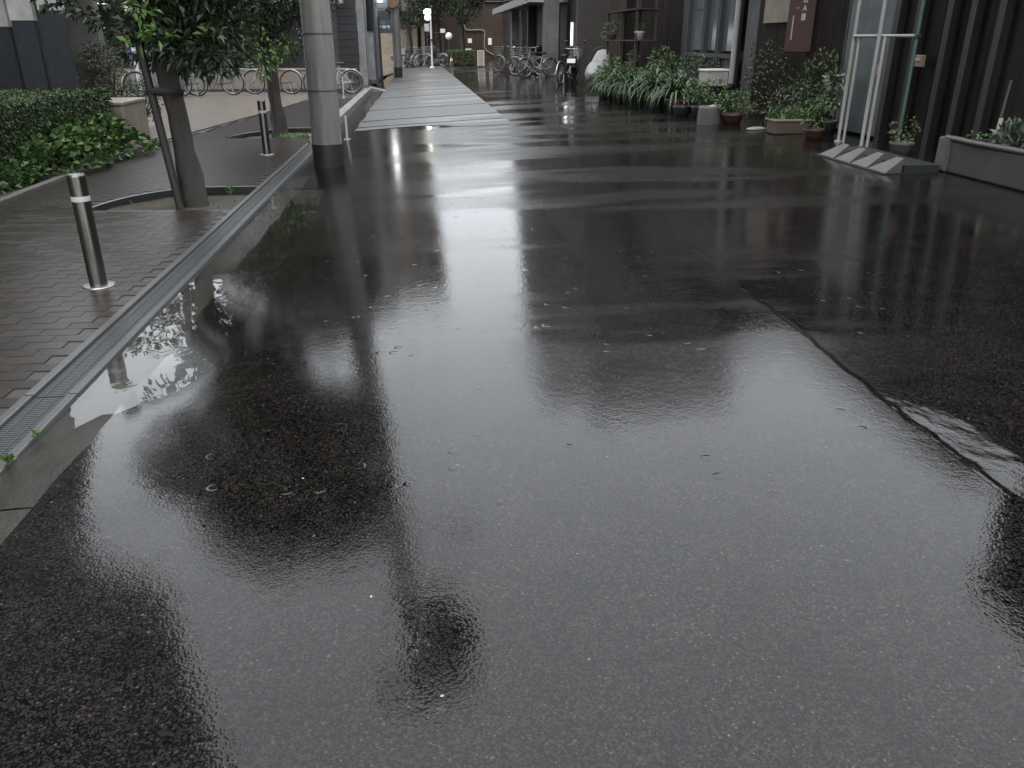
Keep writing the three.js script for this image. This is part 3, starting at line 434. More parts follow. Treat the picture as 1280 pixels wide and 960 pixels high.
// ---------------------------------------------------------------- buildings on the left
const glassM = phys(0.02, 0.024, 0.028, 0.06, { ior: 1.5 }), frameDark = mat(0.03, 0.03, 0.03, 0.4), paleC = rough(0.34, 0.34, 0.33, 0.6), granite = mat(0.05, 0.057, 0.064, 0.3, { map: tex(256, 256, (i, j) => { const v = 0.55 + 0.5 * (hash2(i, j, 41) - 0.5) + 0.35 * (fbm(i / 16, j / 16, 181, 3, 16) - 0.5); return g2(v); }, { srgb: true, rep: [2, 2] }) });
function windows(parent, list, axis, gm = glassM) { // each window: frame, pane and sill; axis 'z' faces the camera, 'x' faces along x
  for (const [u, y, w, h, at, face] of list) {
    const f = new THREE.Group(); f.name = 'window'; parent.add(f); f.position.set(axis === 'z' ? u : at, y, axis === 'z' ? at : u); f.rotation.y = axis === 'z' ? 0 : face * Math.PI / 2;
    part('pane', bx(w - 0.1, h - 0.1, 0.02, 0, 0, -0.06), gm, f);
    part('window_frame', [bx(w, 0.06, 0.08, 0, h / 2 - 0.03, 0.0), bx(w, 0.06, 0.08, 0, -h / 2 + 0.03, 0), bx(0.06, h - 0.12, 0.08, w / 2 - 0.03, 0, 0), bx(0.06, h - 0.12, 0.08, -w / 2 + 0.03, 0, 0), bx(0.05, h - 0.12, 0.06, 0, 0, -0.01)], frameDark, f);
    part('sill', bx(w + 0.1, 0.05, 0.14, 0, -h / 2 - 0.03, 0.04), paleC, f);
  }
}
{ // office block with granite piers behind the hedge
  const o = thing('office_building', 'tall building with dark granite piers under pale upper blocks, behind the hedge', 'building', [0, 0, 0]);
  const y = yw(-7);
  part('wall', [B(10, 17.6, 22.5, -13.45, y + 9.2, -6.4)], rough(0.16, 0.155, 0.15, 0.6), o);
  part('recess', B(2.3, 3.2, 0.25, -6.9, y + 1.6, -16.3), rough(0.16, 0.155, 0.15, 0.6), o);
  const piers = [[-6.98, 15.2, 1.68, 0.42], [-6.45, 15.0, 1.77, 0.35], [-5.99, 15.0, 1.92, 0.35]];
  for (const [x, d, h, w] of piers) { const p = part('pier', B(w, h, 0.1, x, y + h / 2, -d), granite, o); part('pale_block', B(w + 0.02, 2.9 - h, 0.13, x, y + h + (2.9 - h) / 2 + 0.004, -d), rough(0.55, 0.55, 0.53, 0.5, 0.0008), p); }
  part('canopy', B(2.5, 0.35, 1.6, -6.85, y + 3.1, -15.6), paleC, o);
  const wl = []; for (let f = 0; f < 4; f++) for (let k = 0; k < 5; k++) wl.push([-15.6 + k * 3.4, y + 4.4 + f * 3.3, 1.7, 1.5, -8.38, 1]);
  windows(o, wl, 'x');
}
{ // low wall with bicycles, dark glazed ground floor behind
  const lw = thing('low_wall', 'low beige rendered wall behind the row of bicycles', 'wall', [0, 0, 0]);
  part('wall_face', B(7.4, 0.62, 0.18, -6.1, yw(-6) + 0.31, -27.1), rough(0.3, 0.265, 0.225, 0.6), lw); part('base_course', B(7.42, 0.09, 0.24, -6.1, yw(-6) + 0.04, -27.06), rough(0.06, 0.055, 0.05, 0.6), lw); part('coping', B(7.46, 0.05, 0.24, -6.1, yw(-6) + 0.647, -27.1), rough(0.33, 0.3, 0.26, 0.6), lw);
  const b = thing('low_building', 'low dark fronted building behind the beige wall', 'building', [0, 0, 0]);
  part('wall', [B(9, 3.1, 6, -7.2, 4.4 + 0.6, -33.2), B(0.5, 3.5, 0.5, -11, 1.7, -30.4), B(0.4, 3.5, 0.5, -8.0, 1.7, -30.4), B(0.4, 3.5, 0.5, -5.2, 1.7, -30.4), B(9, 3.4, 0.3, -7.2, 1.7, -36)], rough(0.09, 0.08, 0.075, 0.6), b);
  part('floor_band', B(9.1, 0.28, 0.5, -7.2, 2.72, -30.1), rough(0.4, 0.39, 0.37), b); part('floor_band', B(9.1, 0.3, 0.6, -7.2, 6.6, -30.2), rough(0.3, 0.3, 0.29), b);
  for (let k = 0; k < 5; k++) part('shutter', B(1.3, 2.5, 0.06, -10.2 + k * 1.45, 1.3, -30.7), mat(0.02, 0.02, 0.02, 0.5, { map: streakM }), b);
  windows(b, [[-9.8, 4.9, 1.6, 1.3, -30.17], [-7.2, 4.9, 1.6, 1.3, -30.17], [-4.8, 4.9, 1.6, 1.3, -30.17]], 'z');
  const pw = thing('pipe_pilaster', 'pale wall pilaster with white downpipes beside the azalea', 'wall', [-7.85, yw(-7.8), -24.9]);
  part('wall_face', B(0.52, 3.2, 0.4, 0, 1.6, 0), rough(0.42, 0.42, 0.43, 0.6), pw); for (const x of [-0.05, 0.12]) part('downpipe', cyl(0.05, 0.05, 3.1, x, 1.55, 0.27, 12), mat(0.7, 0.7, 0.7, 0.35), pw); part('meter_panel', B(0.1, 0.5, 0.04, -0.2, 1.0, 0.23), mat(0.08, 0.12, 0.2, 0.4), pw);
  const pl = thing('planter_wall', 'low tan stone planter wall at the end of the hedge', 'planter', [0, 0, 0]);
  part('wall_face', [boxUV(rb(0.7, 0.6, 1.1, 0.02, -4.9, yw(-4.9) + 0.3, -13.75))], rough(0.3, 0.25, 0.2, 0.6), pl); part('capstone', boxUV(rb(0.74, 0.05, 1.14, 0.015, -4.9, yw(-4.9) + 0.626, -13.75)), rough(0.34, 0.29, 0.24, 0.5), pl);
}
{ // shrubs behind the hedge
  const R = rng(71);
  const shrub = (label, x, d, y, r, n, pal, len, name = 'shrub') => { const t = thing(name, label, 'shrub', [x, yw(x), -d], 0); const sp = []; for (let i = 0; i < 14; i++) { const a = R() * 6.28, k = R() * r * 0.65; sp.push(...clump(Math.cos(a) * k, y + (R() - 0.5) * r * 1.1, Math.sin(a) * k, r * 0.5, n / 14, R, 0.8)); } part('foliage', leaves(sp, pal, R, { len, wid: 0.5, out: 0.6 }), leafM, t); const st = []; for (let i = 0; i < 6; i++) { const a = R() * 6.28; st.push(bar([0, -0.05, 0], [Math.cos(a) * r * 0.6, y, Math.sin(a) * r * 0.6], 0.018, 5, 0.008)); } part('stems', st, barkM, t); };
  shrub('rounded azalea with reddish tips behind the hedge end', -5.75, 16.1, 0.95, 0.62, 2600, [[0.05, 0.07, 0.03], [0.1, 0.085, 0.06], [0.06, 0.09, 0.03], [0.035, 0.05, 0.02], [0.14, 0.1, 0.08]], 0.05, 'azalea');
  shrub('dark upright evergreen between the azalea and the white downpipes', -6.75, 18.6, 1.15, 0.55, 2200, [[0.03, 0.055, 0.018], [0.045, 0.08, 0.025]], 0.06);
  shrub('low dark shrub in front of the parked silver bicycle', -5.25, 16.0, 0.45, 0.5, 1700, [[0.03, 0.05, 0.02], [0.045, 0.085, 0.025]], 0.06);
  shrub('shadowy shrub between the granite piers and the hedge', -7.6, 14.2, 0.8, 0.6, 1600, [[0.03, 0.05, 0.018], [0.05, 0.085, 0.025]], 0.06);
}
{ // shopfronts further up the left side
  const b = thing('corner_shop', 'grey corner shop with pale pillars and dark shutter beyond the bicycles', 'building', [0, 0, 0]);
  part('wall', [B(6, 6, 9, -5.35, 5.9, -36.2), B(0.25, 3.0, 0.4, -2.2, 1.4, -31.6), B(1.0, 3.0, 0.2, -3.0, 1.4, -32.4)], rough(0.3, 0.31, 0.32, 0.6), b);
  const sh = part('shutter', B(0.66, 2.4, 0.05, -2.68, 1.55, -31.3), mat(0.018, 0.018, 0.02, 0.5), b); for (let k = 0; k < 9; k++) part('slat', B(0.66, 0.03, 0.03, 0, 0.5 + k * 0.25, 0.04).translate(-2.68, 0, -31.3), mat(0.025, 0.025, 0.028, 0.45), sh);
  part('pillar', B(0.34, 2.9, 3.4, -1.98, 1.42, -34.0), rough(0.36, 0.37, 0.38, 0.5), b); part('pillar_base', B(0.38, 0.14, 3.44, -1.98, 0.02, -34.0), rough(0.12, 0.12, 0.12, 0.5), b);
  part('drain_pipe', cyl(0.04, 0.04, 2.6, -1.78, 1.2, -32.25, 8), mat(0.05, 0.055, 0.06, 0.4), b); part('drain_pipe', cyl(0.04, 0.04, 2.4, -1.76, 1.1, -35.4, 8), mat(0.05, 0.055, 0.06, 0.4), b);
  windows(b, [[-33.5, 5.2, 1.5, 1.3, -2.33, 1], [-37.5, 5.2, 1.5, 1.3, -2.33, 1]], 'x');
  const s = thing('hanging_banner', 'black hanging banner on the pillar of the corner shop', 'banner', [-1.9, 2.5, -32.3]);
  part('cloth', put(new THREE.CylinderGeometry(0.13, 0.15, 1.4, 10), 0, -0.05, 0, 0, 0, 0, [1, 1, 0.5]), mat(0.006, 0.006, 0.007, 0.8), s); part('rod', bar([-0.25, 0.67, 0], [0.2, 0.67, 0], 0.015), blackM, s);
  const sg = thing('shop_sign', 'blue grey shop sign with white marks hung before the far pole', 'sign', [-1.58, 1.95, -36.2]);
  const cv = document.createElement('canvas'); cv.width = 256; cv.height = 160; const q = cv.getContext('2d'); q.fillStyle = '#3c4a52'; q.fillRect(0, 0, 256, 160); q.fillStyle = '#5d6970'; q.fillRect(70, 12, 70, 40); q.fillStyle = '#c9c9c6'; q.fillRect(40, 68, 40, 26); q.fillRect(92, 66, 60, 22); q.fillRect(100, 88, 44, 16); q.fillRect(164, 66, 36, 28); q.fillRect(186, 100, 10, 10); q.fillStyle = '#4a565d'; q.fillRect(104, 72, 30, 5); q.fillRect(48, 78, 20, 5); const ct = new THREE.CanvasTexture(cv); ct.colorSpace = THREE.SRGBColorSpace;
  part('panel', bx(0.76, 0.5, 0.08, 0, 0, 0), mat(0.045, 0.065, 0.08, 0.5), sg); part('lettering', put(new THREE.PlaneGeometry(0.74, 0.48), 0, 0, 0.043), mat(1, 1, 1, 0.5, { map: ct }), sg); for (const x of [-0.3, 0.2]) part('bracket', bar([x, 0.25, 0], [x, 0.5, 0], 0.02), frameDark, sg);
  const ls = thing('lit_sign', 'small lit white box sign above the blue shop sign', 'sign', [-1.66, 2.86, -36.1]);
  part('casing', bx(0.5, 0.7, 0.14, 0, 0.12, 0), mat(0.15, 0.18, 0.2, 0.5), ls); part('light_panel', bx(0.2, 0.42, 0.02, -0.04, 0.18, 0.085), new THREE.MeshStandardMaterial({ color: C(0.8, 0.8, 0.8), emissive: C(1, 1, 1), emissiveIntensity: 0.2 }), ls);
  const lp = new THREE.PointLight(0xffffff, 0.25, 0, 2); lp.position.set(-1.7, 3.04, -35.9); lp.castShadow = true; scene.add(lp);
  const rm = thing('round_mirror', 'brown backed round traffic mirror fixed to the far pole', 'mirror', [-1.1, 2.95, -37.2]); part('disc', cyl(0.28, 0.3, 0.06, -0.15, 0, 0, 20, Math.PI / 2), mat(0.2, 0.13, 0.09, 0.5), rm); part('arm', bar([-0.15, 0, 0], [0, 0, -0.15], 0.02), frameDark, rm);
  const ramp = thing('kerb_ramp', 'small brownish kerb ramp where the kerb ends', 'ramp', [-1.52, roadY(-1.6, 28.6), -28.6]); const sh2 = new THREE.Shape(); sh2.moveTo(-0.3, 0); sh2.lineTo(0.3, 0); sh2.lineTo(-0.3, 0.14); const rg = new THREE.ExtrudeGeometry(sh2, { depth: 0.9, bevelEnabled: false }); part('wedge', boxUV(rg), rough(0.2, 0.175, 0.15, 0.5), ramp); part('edge_strip', bx(0.03, 0.12, 0.9, -0.31, 0.07, 0.45), mat(0.05, 0.05, 0.05, 0.5), ramp);
}

// ---------------------------------------------------------------- houses on the right
const ry = (x) => 0.0765 + 0.025 * (x - 1.9);
const boardM = plank(0.018, 0.0145, 0.0125, 0.6), boardM2 = plank(0.014, 0.012, 0.011, 0.55), roofM = rough(0.07, 0.072, 0.075, 0.5);
function boards(parent, X, d0, d1, y0, y1, w, ms, seed) { const R = rng(seed); for (let d = d0; d < d1 - 0.02; d += w) { const ww = Math.min(w, d1 - d) - 0.008; part('board', B(0.03, y1 - y0, ww, X + 0.004 * R(), (y0 + y1) / 2, -(d + ww / 2)), ms[(R() * ms.length) | 0], parent); } }
{ // nearest house: timber front, mostly out of frame
  const h = thing('timber_house', 'dark timber house beside the stone planter', 'house', [0, 0, 0]);
  part('wall', B(5, 4.95, 11, 8.78, 2.475, -2.1), boardM2, h);
  boards(h, 6.24, -1, 7.58, 0.1, 4.6, 0.24, [boardM, boardM2], 201);
  part('roof', [B(5.7, 0.2, 11, 8.8, 5.07, -1.9)], roofM, h);
}
{ // low house with pale door and red sign board
  const h = thing('low_house', 'low dark house with pale blue door and brown panels', 'house', [0, 0, 0]);
  part('wall', [B(4.5, 3.6, 8.5, 8.6, 1.8, -11.9)], plank(0.024, 0.02, 0.018, 0.5), h);
  boards(h, 6.33, 7.66, 11.1, 0.12, 3.6, 0.31, [boardM2, plank(0.018, 0.017, 0.017, 0.4)], 203);
  boards(h, 6.33, 12.45, 16.1, 0.12, 3.6, 0.27, [boardM, plank(0.023, 0.016, 0.0135, 0.6)], 204);
  for (const d of [8.95, 9.45, 9.9, 10.55, 11.05]) part('post', B(0.1, 3.6, 0.11, 6.27, 1.9, -d), mat(0.015, 0.014, 0.014, 0.5, { map: streakM }), h);
  const dr = part('door', boxUV(rb(0.05, 2.3, 1.2, 0.006, 6.27, 1.38, -11.77)), mat(0.1, 0.122, 0.132, 0.4, { map: grimeM }), h); part('handle', cyl(0.02, 0.02, 0.14, 6.22, 1.1, -11.3, 10), chrome, dr); for (const d of [11.13, 12.41]) part('door_jamb', B(0.08, 2.36, 0.05, 6.28, 1.4, -d), frameDark, dr);
  part('beige_panel', B(0.05, 1.4, 1.1, 6.28, 2.46, -15.15), rough(0.22, 0.185, 0.15, 0.7), h);
  part('roof', [put(B(3.6, 0.16, 8.6, 0, 0, 0), 7.5, 3.98, -11.95, 0, 0, 0.16), put(B(3.6, 0.14, 8.6, 0, 0, 0), 10.9, 3.8, -11.95, 0, 0, -0.25)], roofM, h);
  part('eave_gutter', put(new THREE.CylinderGeometry(0.07, 0.07, 8.5, 8, 1, true, 0, Math.PI), 5.76, 3.64, -11.95, Math.PI / 2, 0, 0), mat(0.06, 0.06, 0.06, 0.4, { side: THREE.DoubleSide }), h);
  const lb = thing('letter_box', 'small tan box fixed to a dark post right of the green pipe', 'box', [6.2, 1.24, -10.3]); part('casing', rb(0.06, 0.14, 0.17, 0.012), rough(0.26, 0.17, 0.13, 0.5), lb); part('flap', bx(0.012, 0.04, 0.12, -0.036, 0.02, 0), mat(0.3, 0.24, 0.2, 0.5), lb);
}
{ // hung red sign with pale characters in columns (too small in the photograph to read)
  const s = thing('sign_board', 'dark red hanging sign with pale characters in columns on the brown house', 'sign', [6.16, 1.29, -13.85]);
  const cv = document.createElement('canvas'); cv.width = 256; cv.height = 384; const q = cv.getContext('2d'); q.fillStyle = '#321012'; q.fillRect(0, 0, 256, 384);
  q.fillStyle = '#b5a694'; q.strokeStyle = '#b5a694'; q.lineWidth = 6;
  const glyph = (x, y, w, h, rows) => { for (let r = 0; r < rows; r++) q.fillRect(x, y + r * h / rows, w, 5); q.fillRect(x, y, 5, h); q.fillRect(x + w - 5, y, 5, h); q.fillRect(x + w / 2 - 3, y - 4, 6, h + 6); };
  glyph(132, 60, 40, 42, 4); q.beginPath(); q.moveTo(152, 116); q.lineTo(134, 150); q.moveTo(152, 116); q.lineTo(170, 150); q.moveTo(140, 136); q.lineTo(166, 136); q.stroke(); glyph(128, 164, 40, 40, 5);
  for (let k = 0; k < 11; k++) { q.fillRect(42, 176 + k * 13, 15, 3); q.fillRect(42, 182 + k * 13, 15, 3); q.fillRect(48, 174 + k * 13, 4, 12); }
  q.globalAlpha = 0.6; q.fillRect(66, 128, 14, 8); q.fillRect(84, 126, 12, 10); q.globalAlpha = 1;
  const ct = new THREE.CanvasTexture(cv); ct.colorSpace = THREE.SRGBColorSpace;
  const pn = part('panel', rb(0.42, 1.05, 0.12, 0.012, 0, 0.525, 0), mat(0.032, 0.006, 0.007, 0.5), s); part('lettering', put(new THREE.PlaneGeometry(0.4, 0.98), 0, 0.51, 0.062), mat(1, 1, 1, 0.5, { map: ct }), pn); part('bracket', [bar([-0.2, 1.1, 0], [0.32, 1.1, 0], 0.015), bar([-0.2, 1.02, 0], [-0.2, 1.1, 0], 0.008), bar([0.2, 1.02, 0], [0.2, 1.1, 0], 0.008)], frameDark, s);
  s.rotation.y = -0.5;
}
{ // two storey house with windows and a pale downpipe
  const h = thing('window_house', 'grey brown house with dark framed windows and pale downpipe', 'house', [0, 0, 0]);
  part('wall', B(4, 5.2, 5.7, 8.62, 2.6, -19.1), rough(0.036, 0.032, 0.028, 0.6), h);
  part('pilaster', B(0.2, 4, 0.7, 6.5, 2.0, -16.55), rough(0.07, 0.073, 0.073, 0.6), h);
  part('downpipe', cyl(0.055, 0.055, 3.4, 6.25, 2.35, -17.05, 14), mat(0.26, 0.25, 0.235, 0.4), h);
  const wm = phys(0.05, 0.06, 0.065, 0.12, {});
  for (const [a, b] of [[17.42, 18.6], [18.64, 19.6], [19.64, 20.9]]) {
    const w = new THREE.Group(); w.name = 'window'; h.add(w); const c = -(a + b) / 2, L = b - a;
    part('pane', bx(0.02, 1.5, L - 0.12, 6.52, 2.0, c), wm, w); part('pane', bx(0.02, 0.48, L - 0.12, 6.52, 0.84, c), mat(0.05, 0.06, 0.065, 0.4), w);
    part('window_frame', [bx(0.1, 2.3, 0.07, 6.46, 1.72, -a - 0.035), bx(0.1, 2.3, 0.07, 6.46, 1.72, -b + 0.035), bx(0.1, 0.09, L - 0.14, 6.46, 1.15, c), bx(0.1, 0.09, L - 0.14, 6.46, 2.82, c), bx(0.1, 0.09, L - 0.14, 6.46, 0.58, c)], frameDark, w);
  }
  part('roof', B(4.6, 0.16, 5.8, 8.4, 5.29, -19.1), roofM, h);
}
{ // taller house behind the plant racks
  const h = thing('tall_house', 'tall brown house behind the plant racks', 'house', [0, 0, 0]);
  part('wall', B(5, 6.7, 7.1, 9.3, 3.35, -25.6), rough(0.04, 0.033, 0.028, 0.6), h);
  boards(h, 6.78, 22.1, 29.0, 0.15, 3.0, 0.34, [plank(0.022, 0.016, 0.014, 0.6), plank(0.016, 0.013, 0.012, 0.6)], 207);
  part('roof', B(5.4, 0.2, 7.3, 9.2, 6.8, -25.6), roofM, h);
  windows(h, [[-24, 5.0, 1.6, 1.4, 6.8, -1], [-27, 5.0, 1.6, 1.4, 6.8, -1]], 'x');
  const r = thing('plant_rack', 'dark wooden plant rack against the tall brown house', 'rack', [0, 0, 0]);
  const wd = mat(0.05, 0.035, 0.028, 0.6, { map: streakM });
  for (const d of [22.3, 24.0, 25.8]) for (const x of [5.5, 6.0]) part('post', bx(0.05, 2.5, 0.05, x, 1.4, -d), wd, r);
  for (const y of [0.75, 1.45, 2.2]) part('shelf', bx(0.6, 0.03, 3.7, 5.75, y, -24.05), wd, r);
}
{ // building with the projecting canopy
  const h = thing('canopy_building', 'multi storey building with a pale projecting canopy above parked bicycles', 'building', [0, 0, 0]);
  part('wall', [B(6, 10.4, 14.5, 8.2, 8.3, -37.0), B(0.3, 3.1, 14.5, 5.7, 1.55, -37.0), B(0.55, 3.0, 0.6, 5.0, 1.5, -33.9), B(6.1, 3.1, 0.3, 8.3, 1.55, -29.8)], rough(0.05, 0.043, 0.04, 0.6), h);
  part('pillar', B(0.5, 2.9, 0.9, 4.85, 1.5, -33.3), rough(0.13, 0.135, 0.14, 0.5), h); part('pillar', B(0.4, 2.9, 0.4, 4.55, 1.5, -43.5), rough(0.26, 0.25, 0.23, 0.5), h); part('pillar', B(0.4, 2.9, 0.4, 4.9, 1.5, -39.5), rough(0.04, 0.04, 0.04, 0.5), h);
  part('canopy', [put(B(1.9, 0.1, 16, 0, 0, 0), 4.85, 2.95, -41.5, 0, 0, 0.1), B(0.06, 0.28, 16, 3.92, 2.86, -41.5), B(1.7, 0.26, 0.06, 4.8, 2.9, -33.48)], rough(0.42, 0.43, 0.44, 0.4), h);
  part('soffit', put(B(1.8, 0.03, 15.9, 0, 0, 0), 4.87, 2.86, -41.5, 0, 0, 0.1), rough(0.42, 0.43, 0.44, 0.4), h);
  const wl = []; for (let f = 0; f < 3; f++) for (let k = 0; k < 5; k++) wl.push([-31.5 - k * 2.7, 5 + f * 2.8, 1.5, 1.4, 5.16, -1]); windows(h, wl, 'x');
  const st = thing('lit_window', 'narrow lit white window strip in the dark shopfront', 'window', [5.5, 1.2, -31.9]); part('lamp_strip', bx(0.12, 0.8, 0.2, -0.03, 0.45, 0), new THREE.MeshStandardMaterial({ color: C(0.7, 0.7, 0.7), emissive: C(1, 1, 0.98), emissiveIntensity: 0.22 }), st); part('window_frame', [bx(0.16, 0.05, 0.28, 0, 0.02, 0), bx(0.16, 0.05, 0.28, 0, 0.88, 0)], frameDark, st);
  const pl = new THREE.PointLight(0xffffff, 0.12, 0, 2); pl.position.set(5.2, 1.65, -31.8); pl.castShadow = true; scene.add(pl);
  const po = thing('shop_poster', 'blue grey poster in a dark frame beside the lit strip', 'poster', [5.53, 1.58, -30.4]); const cv = document.createElement('canvas'); cv.width = 128; cv.height = 160; const q = cv.getContext('2d'); q.fillStyle = '#333b42'; q.fillRect(0, 0, 128, 160); q.fillStyle = '#6a757c'; q.beginPath(); q.ellipse(64, 82, 44, 50, 0, 0, 7); q.fill(); q.fillStyle = '#848d92'; q.beginPath(); q.ellipse(60, 92, 20, 26, 0, 0, 7); q.fill(); q.fillStyle = '#59646b'; q.fillRect(16, 140, 96, 14); q.fillRect(24, 8, 60, 10); const ct = new THREE.CanvasTexture(cv); ct.colorSpace = THREE.SRGBColorSpace;
  part('print', put(new THREE.PlaneGeometry(0.78, 0.84), -0.03, 0, 0, 0, -Math.PI / 2 + 0.5, 0), mat(1, 1, 1, 0.4, { map: ct }), po); part('backing', put(bx(0.86, 0.92, 0.04), 0.0, 0, 0, 0, -Math.PI / 2 + 0.5, 0), frameDark, po);
  const tb = thing('far_block', 'tall apartment block beyond the canopy building', 'building', [0, 0, 0]); part('wall', B(9, 21, 12, 10.0, 10.5, -54.5), rough(0.08, 0.07, 0.06, 0.6), tb); part('parapet', B(9.2, 0.5, 12.2, 10.0, 21.2, -54.5), rough(0.2, 0.19, 0.18, 0.6), tb);
  const wl2 = []; for (let f = 0; f < 6; f++) for (let k = 0; k < 3; k++) wl2.push([-50.5 - k * 3.4, 4.5 + f * 2.9, 1.6, 1.4, 5.48, -1]); windows(tb, wl2, 'x');
}
// ---------------------------------------------------------------- rails, ramp, planter at the near right
{
  const wp = mat(0.4, 0.4, 0.385, 0.45, { map: grimeM });
  const f = thing('pipe_barrier', 'white pipe frame of paired uprights standing before the pale blue door', 'frame', [0, 0, 0]);
  for (const [d, x] of [[11.04, 5.67], [10.35, 5.64]]) { part('upright', bar([x, ry(5.7), -d], [x, 2.75, -d], 0.024, 10), wp, f); part('upright', bar([x + 0.03, ry(5.7), -d + 0.09], [x + 0.03, 1.52, -d + 0.09], 0.02, 10), wp, f); part('foot', cyl(0.05, 0.055, 0.03, x, ry(5.7) + 0.015, -d, 12), wp, f); }
  part('cross_bar', bar([5.66, 1.53, -11.04], [5.88, 1.53, -9.96], 0.02, 8), wp, f);
  const g = thing('green_pipe', 'slim dark green pipe post right of the white pipe frame', 'post', [5.9, ry(5.9), -9.95]); part('pipe', cyl(0.022, 0.024, 2.7, 0, 1.35, 0, 10), mat(0.06, 0.1, 0.095, 0.35, { metalness: 0.3 }), g); part('foot', cyl(0.05, 0.06, 0.05, 0, 0.025, 0, 12), mat(0.04, 0.05, 0.05, 0.6), g); part('clamp', rb(0.07, 0.05, 0.07, 0.01, 0, 1.35, 0), frameDark, g);
  const rp = thing('step_ramp', 'black step ramp with four grey wedges at the right road edge', 'ramp', [4.93, ry(4.9), -9.15]);
  part('base', bx(0.4, 0.1, 1.64, 0.34, 0.05, 0), mat(0.012, 0.015, 0.015, 0.55), rp); part('lip', bx(0.3, 0.02, 1.66, 0.05, 0.01, 0), mat(0.012, 0.012, 0.012, 0.55), rp);
  for (let k = 0; k < 4; k++) { const z = 0.6 - k * 0.4, P = [[-0.06, 0.012, z + 0.19], [-0.06, 0.012, z - 0.19], [0.13, 0.17, z + 0.05], [0.13, 0.17, z + 0.19], [-0.06, 0, z + 0.19], [-0.06, 0, z - 0.19], [0.13, 0, z + 0.05], [0.13, 0, z + 0.19]]; const F = [[0, 3, 2, 1], [0, 1, 5, 4], [1, 2, 6, 5], [2, 3, 7, 6], [3, 0, 4, 7]], v = []; for (const [a, b, c, e] of F) v.push(...P[a], ...P[b], ...P[c], ...P[a], ...P[c], ...P[e]); const w = new THREE.BufferGeometry(); w.setAttribute('position', new THREE.Float32BufferAttribute(v, 3)); w.computeVertexNormals(); part('wedge', boxUV(w), rough(0.09, 0.09, 0.086, 0.55), rp); }
  const pl = thing('stone_planter', 'long stone trough planter with pale rim by the dark timber house', 'planter', [5.8, ry(5.8), -7.2]);
  part('trough', [boxUV(rb(0.56, 0.33, 2.4, 0.03, 0, 0.165, 0))], rough(0.05, 0.048, 0.045, 0.6, 0.006), pl); part('rim', tube([[-0.26, 0.35, 1.2], [-0.275, 0.345, 0.6], [-0.265, 0.35, 0], [-0.28, 0.35, -0.7], [-0.27, 0.355, -1.2]], 0.028, 24, 8), rough(0.09, 0.086, 0.08, 0.5), pl); part('soil', B(0.48, 0.02, 2.3, 0, 0.33, 0), rough(0.03, 0.025, 0.02, 0.9), pl); part('end_stone', boxUV(rb(0.2, 0.36, 0.22, 0.03, -0.2, 0.18, -1.2)), rough(0.09, 0.09, 0.084, 0.6, 0.006), pl);
  const R = rng(221);
  const succ = [[0.1, 0.125, 0.106], [0.07, 0.095, 0.07], [0.125, 0.15, 0.13], [0.05, 0.075, 0.045]];
  for (const [dz, s, lab] of [[0.55, 1.15, 'grey green rosette succulent in the stone trough, largest of the trough'], [-0.05, 0.9, 'grey green rosette succulent in the middle of the stone trough'], [-0.55, 0.6, 'small grey green succulent beside the stake in the stone trough']]) { const sp = []; for (let i = 0; i < 130 * s; i++) { const a = R() * 6.28, k = R() * 0.24 * s; sp.push([5.8 + Math.cos(a) * k, ry(5.8) + 0.36 + 0.26 * s * R(), -7.2 + dz + Math.sin(a) * k * 1.2, 5.8, ry(5.8) + 0.25, -7.2 + dz]); } solo('succulent', lab, 'plant', leaves(sp, succ, R, { len: 0.13, wid: 0.5, up: 0.4, out: 0.9 }), leafM, 'plants in the stone trough'); }
  const lo = []; for (let i = 0; i < 160; i++) lo.push([5.6 + R() * 0.4, ry(5.8) + 0.35 + 0.07 * R(), -(7.3 + R() * 1.0)]); solo('low_plant', 'low green trailing plant around the stake in the stone trough', 'plant', leaves(lo, midg, R, { len: 0.05, wid: 0.6, up: 0.5 }), leafM).userData.kind = 'stuff';
  const sk = thing('garden_stake', 'thin stake with pale lower sleeve in the stone trough', 'stake', [5.75, ry(5.75) + 0.33, -7.95]); part('rod', bar([0, 0, 0], [0.02, 0.62, 0.02], 0.014, 8), mat(0.06, 0.05, 0.05, 0.5), sk); part('sleeve', [bar([0, 0.02, 0], [0.008, 0.13, 0.008], 0.022, 10), bar([0.009, 0.15, 0.009], [0.012, 0.26, 0.012], 0.022, 10)], mat(0.38, 0.34, 0.28, 0.5), sk);
}
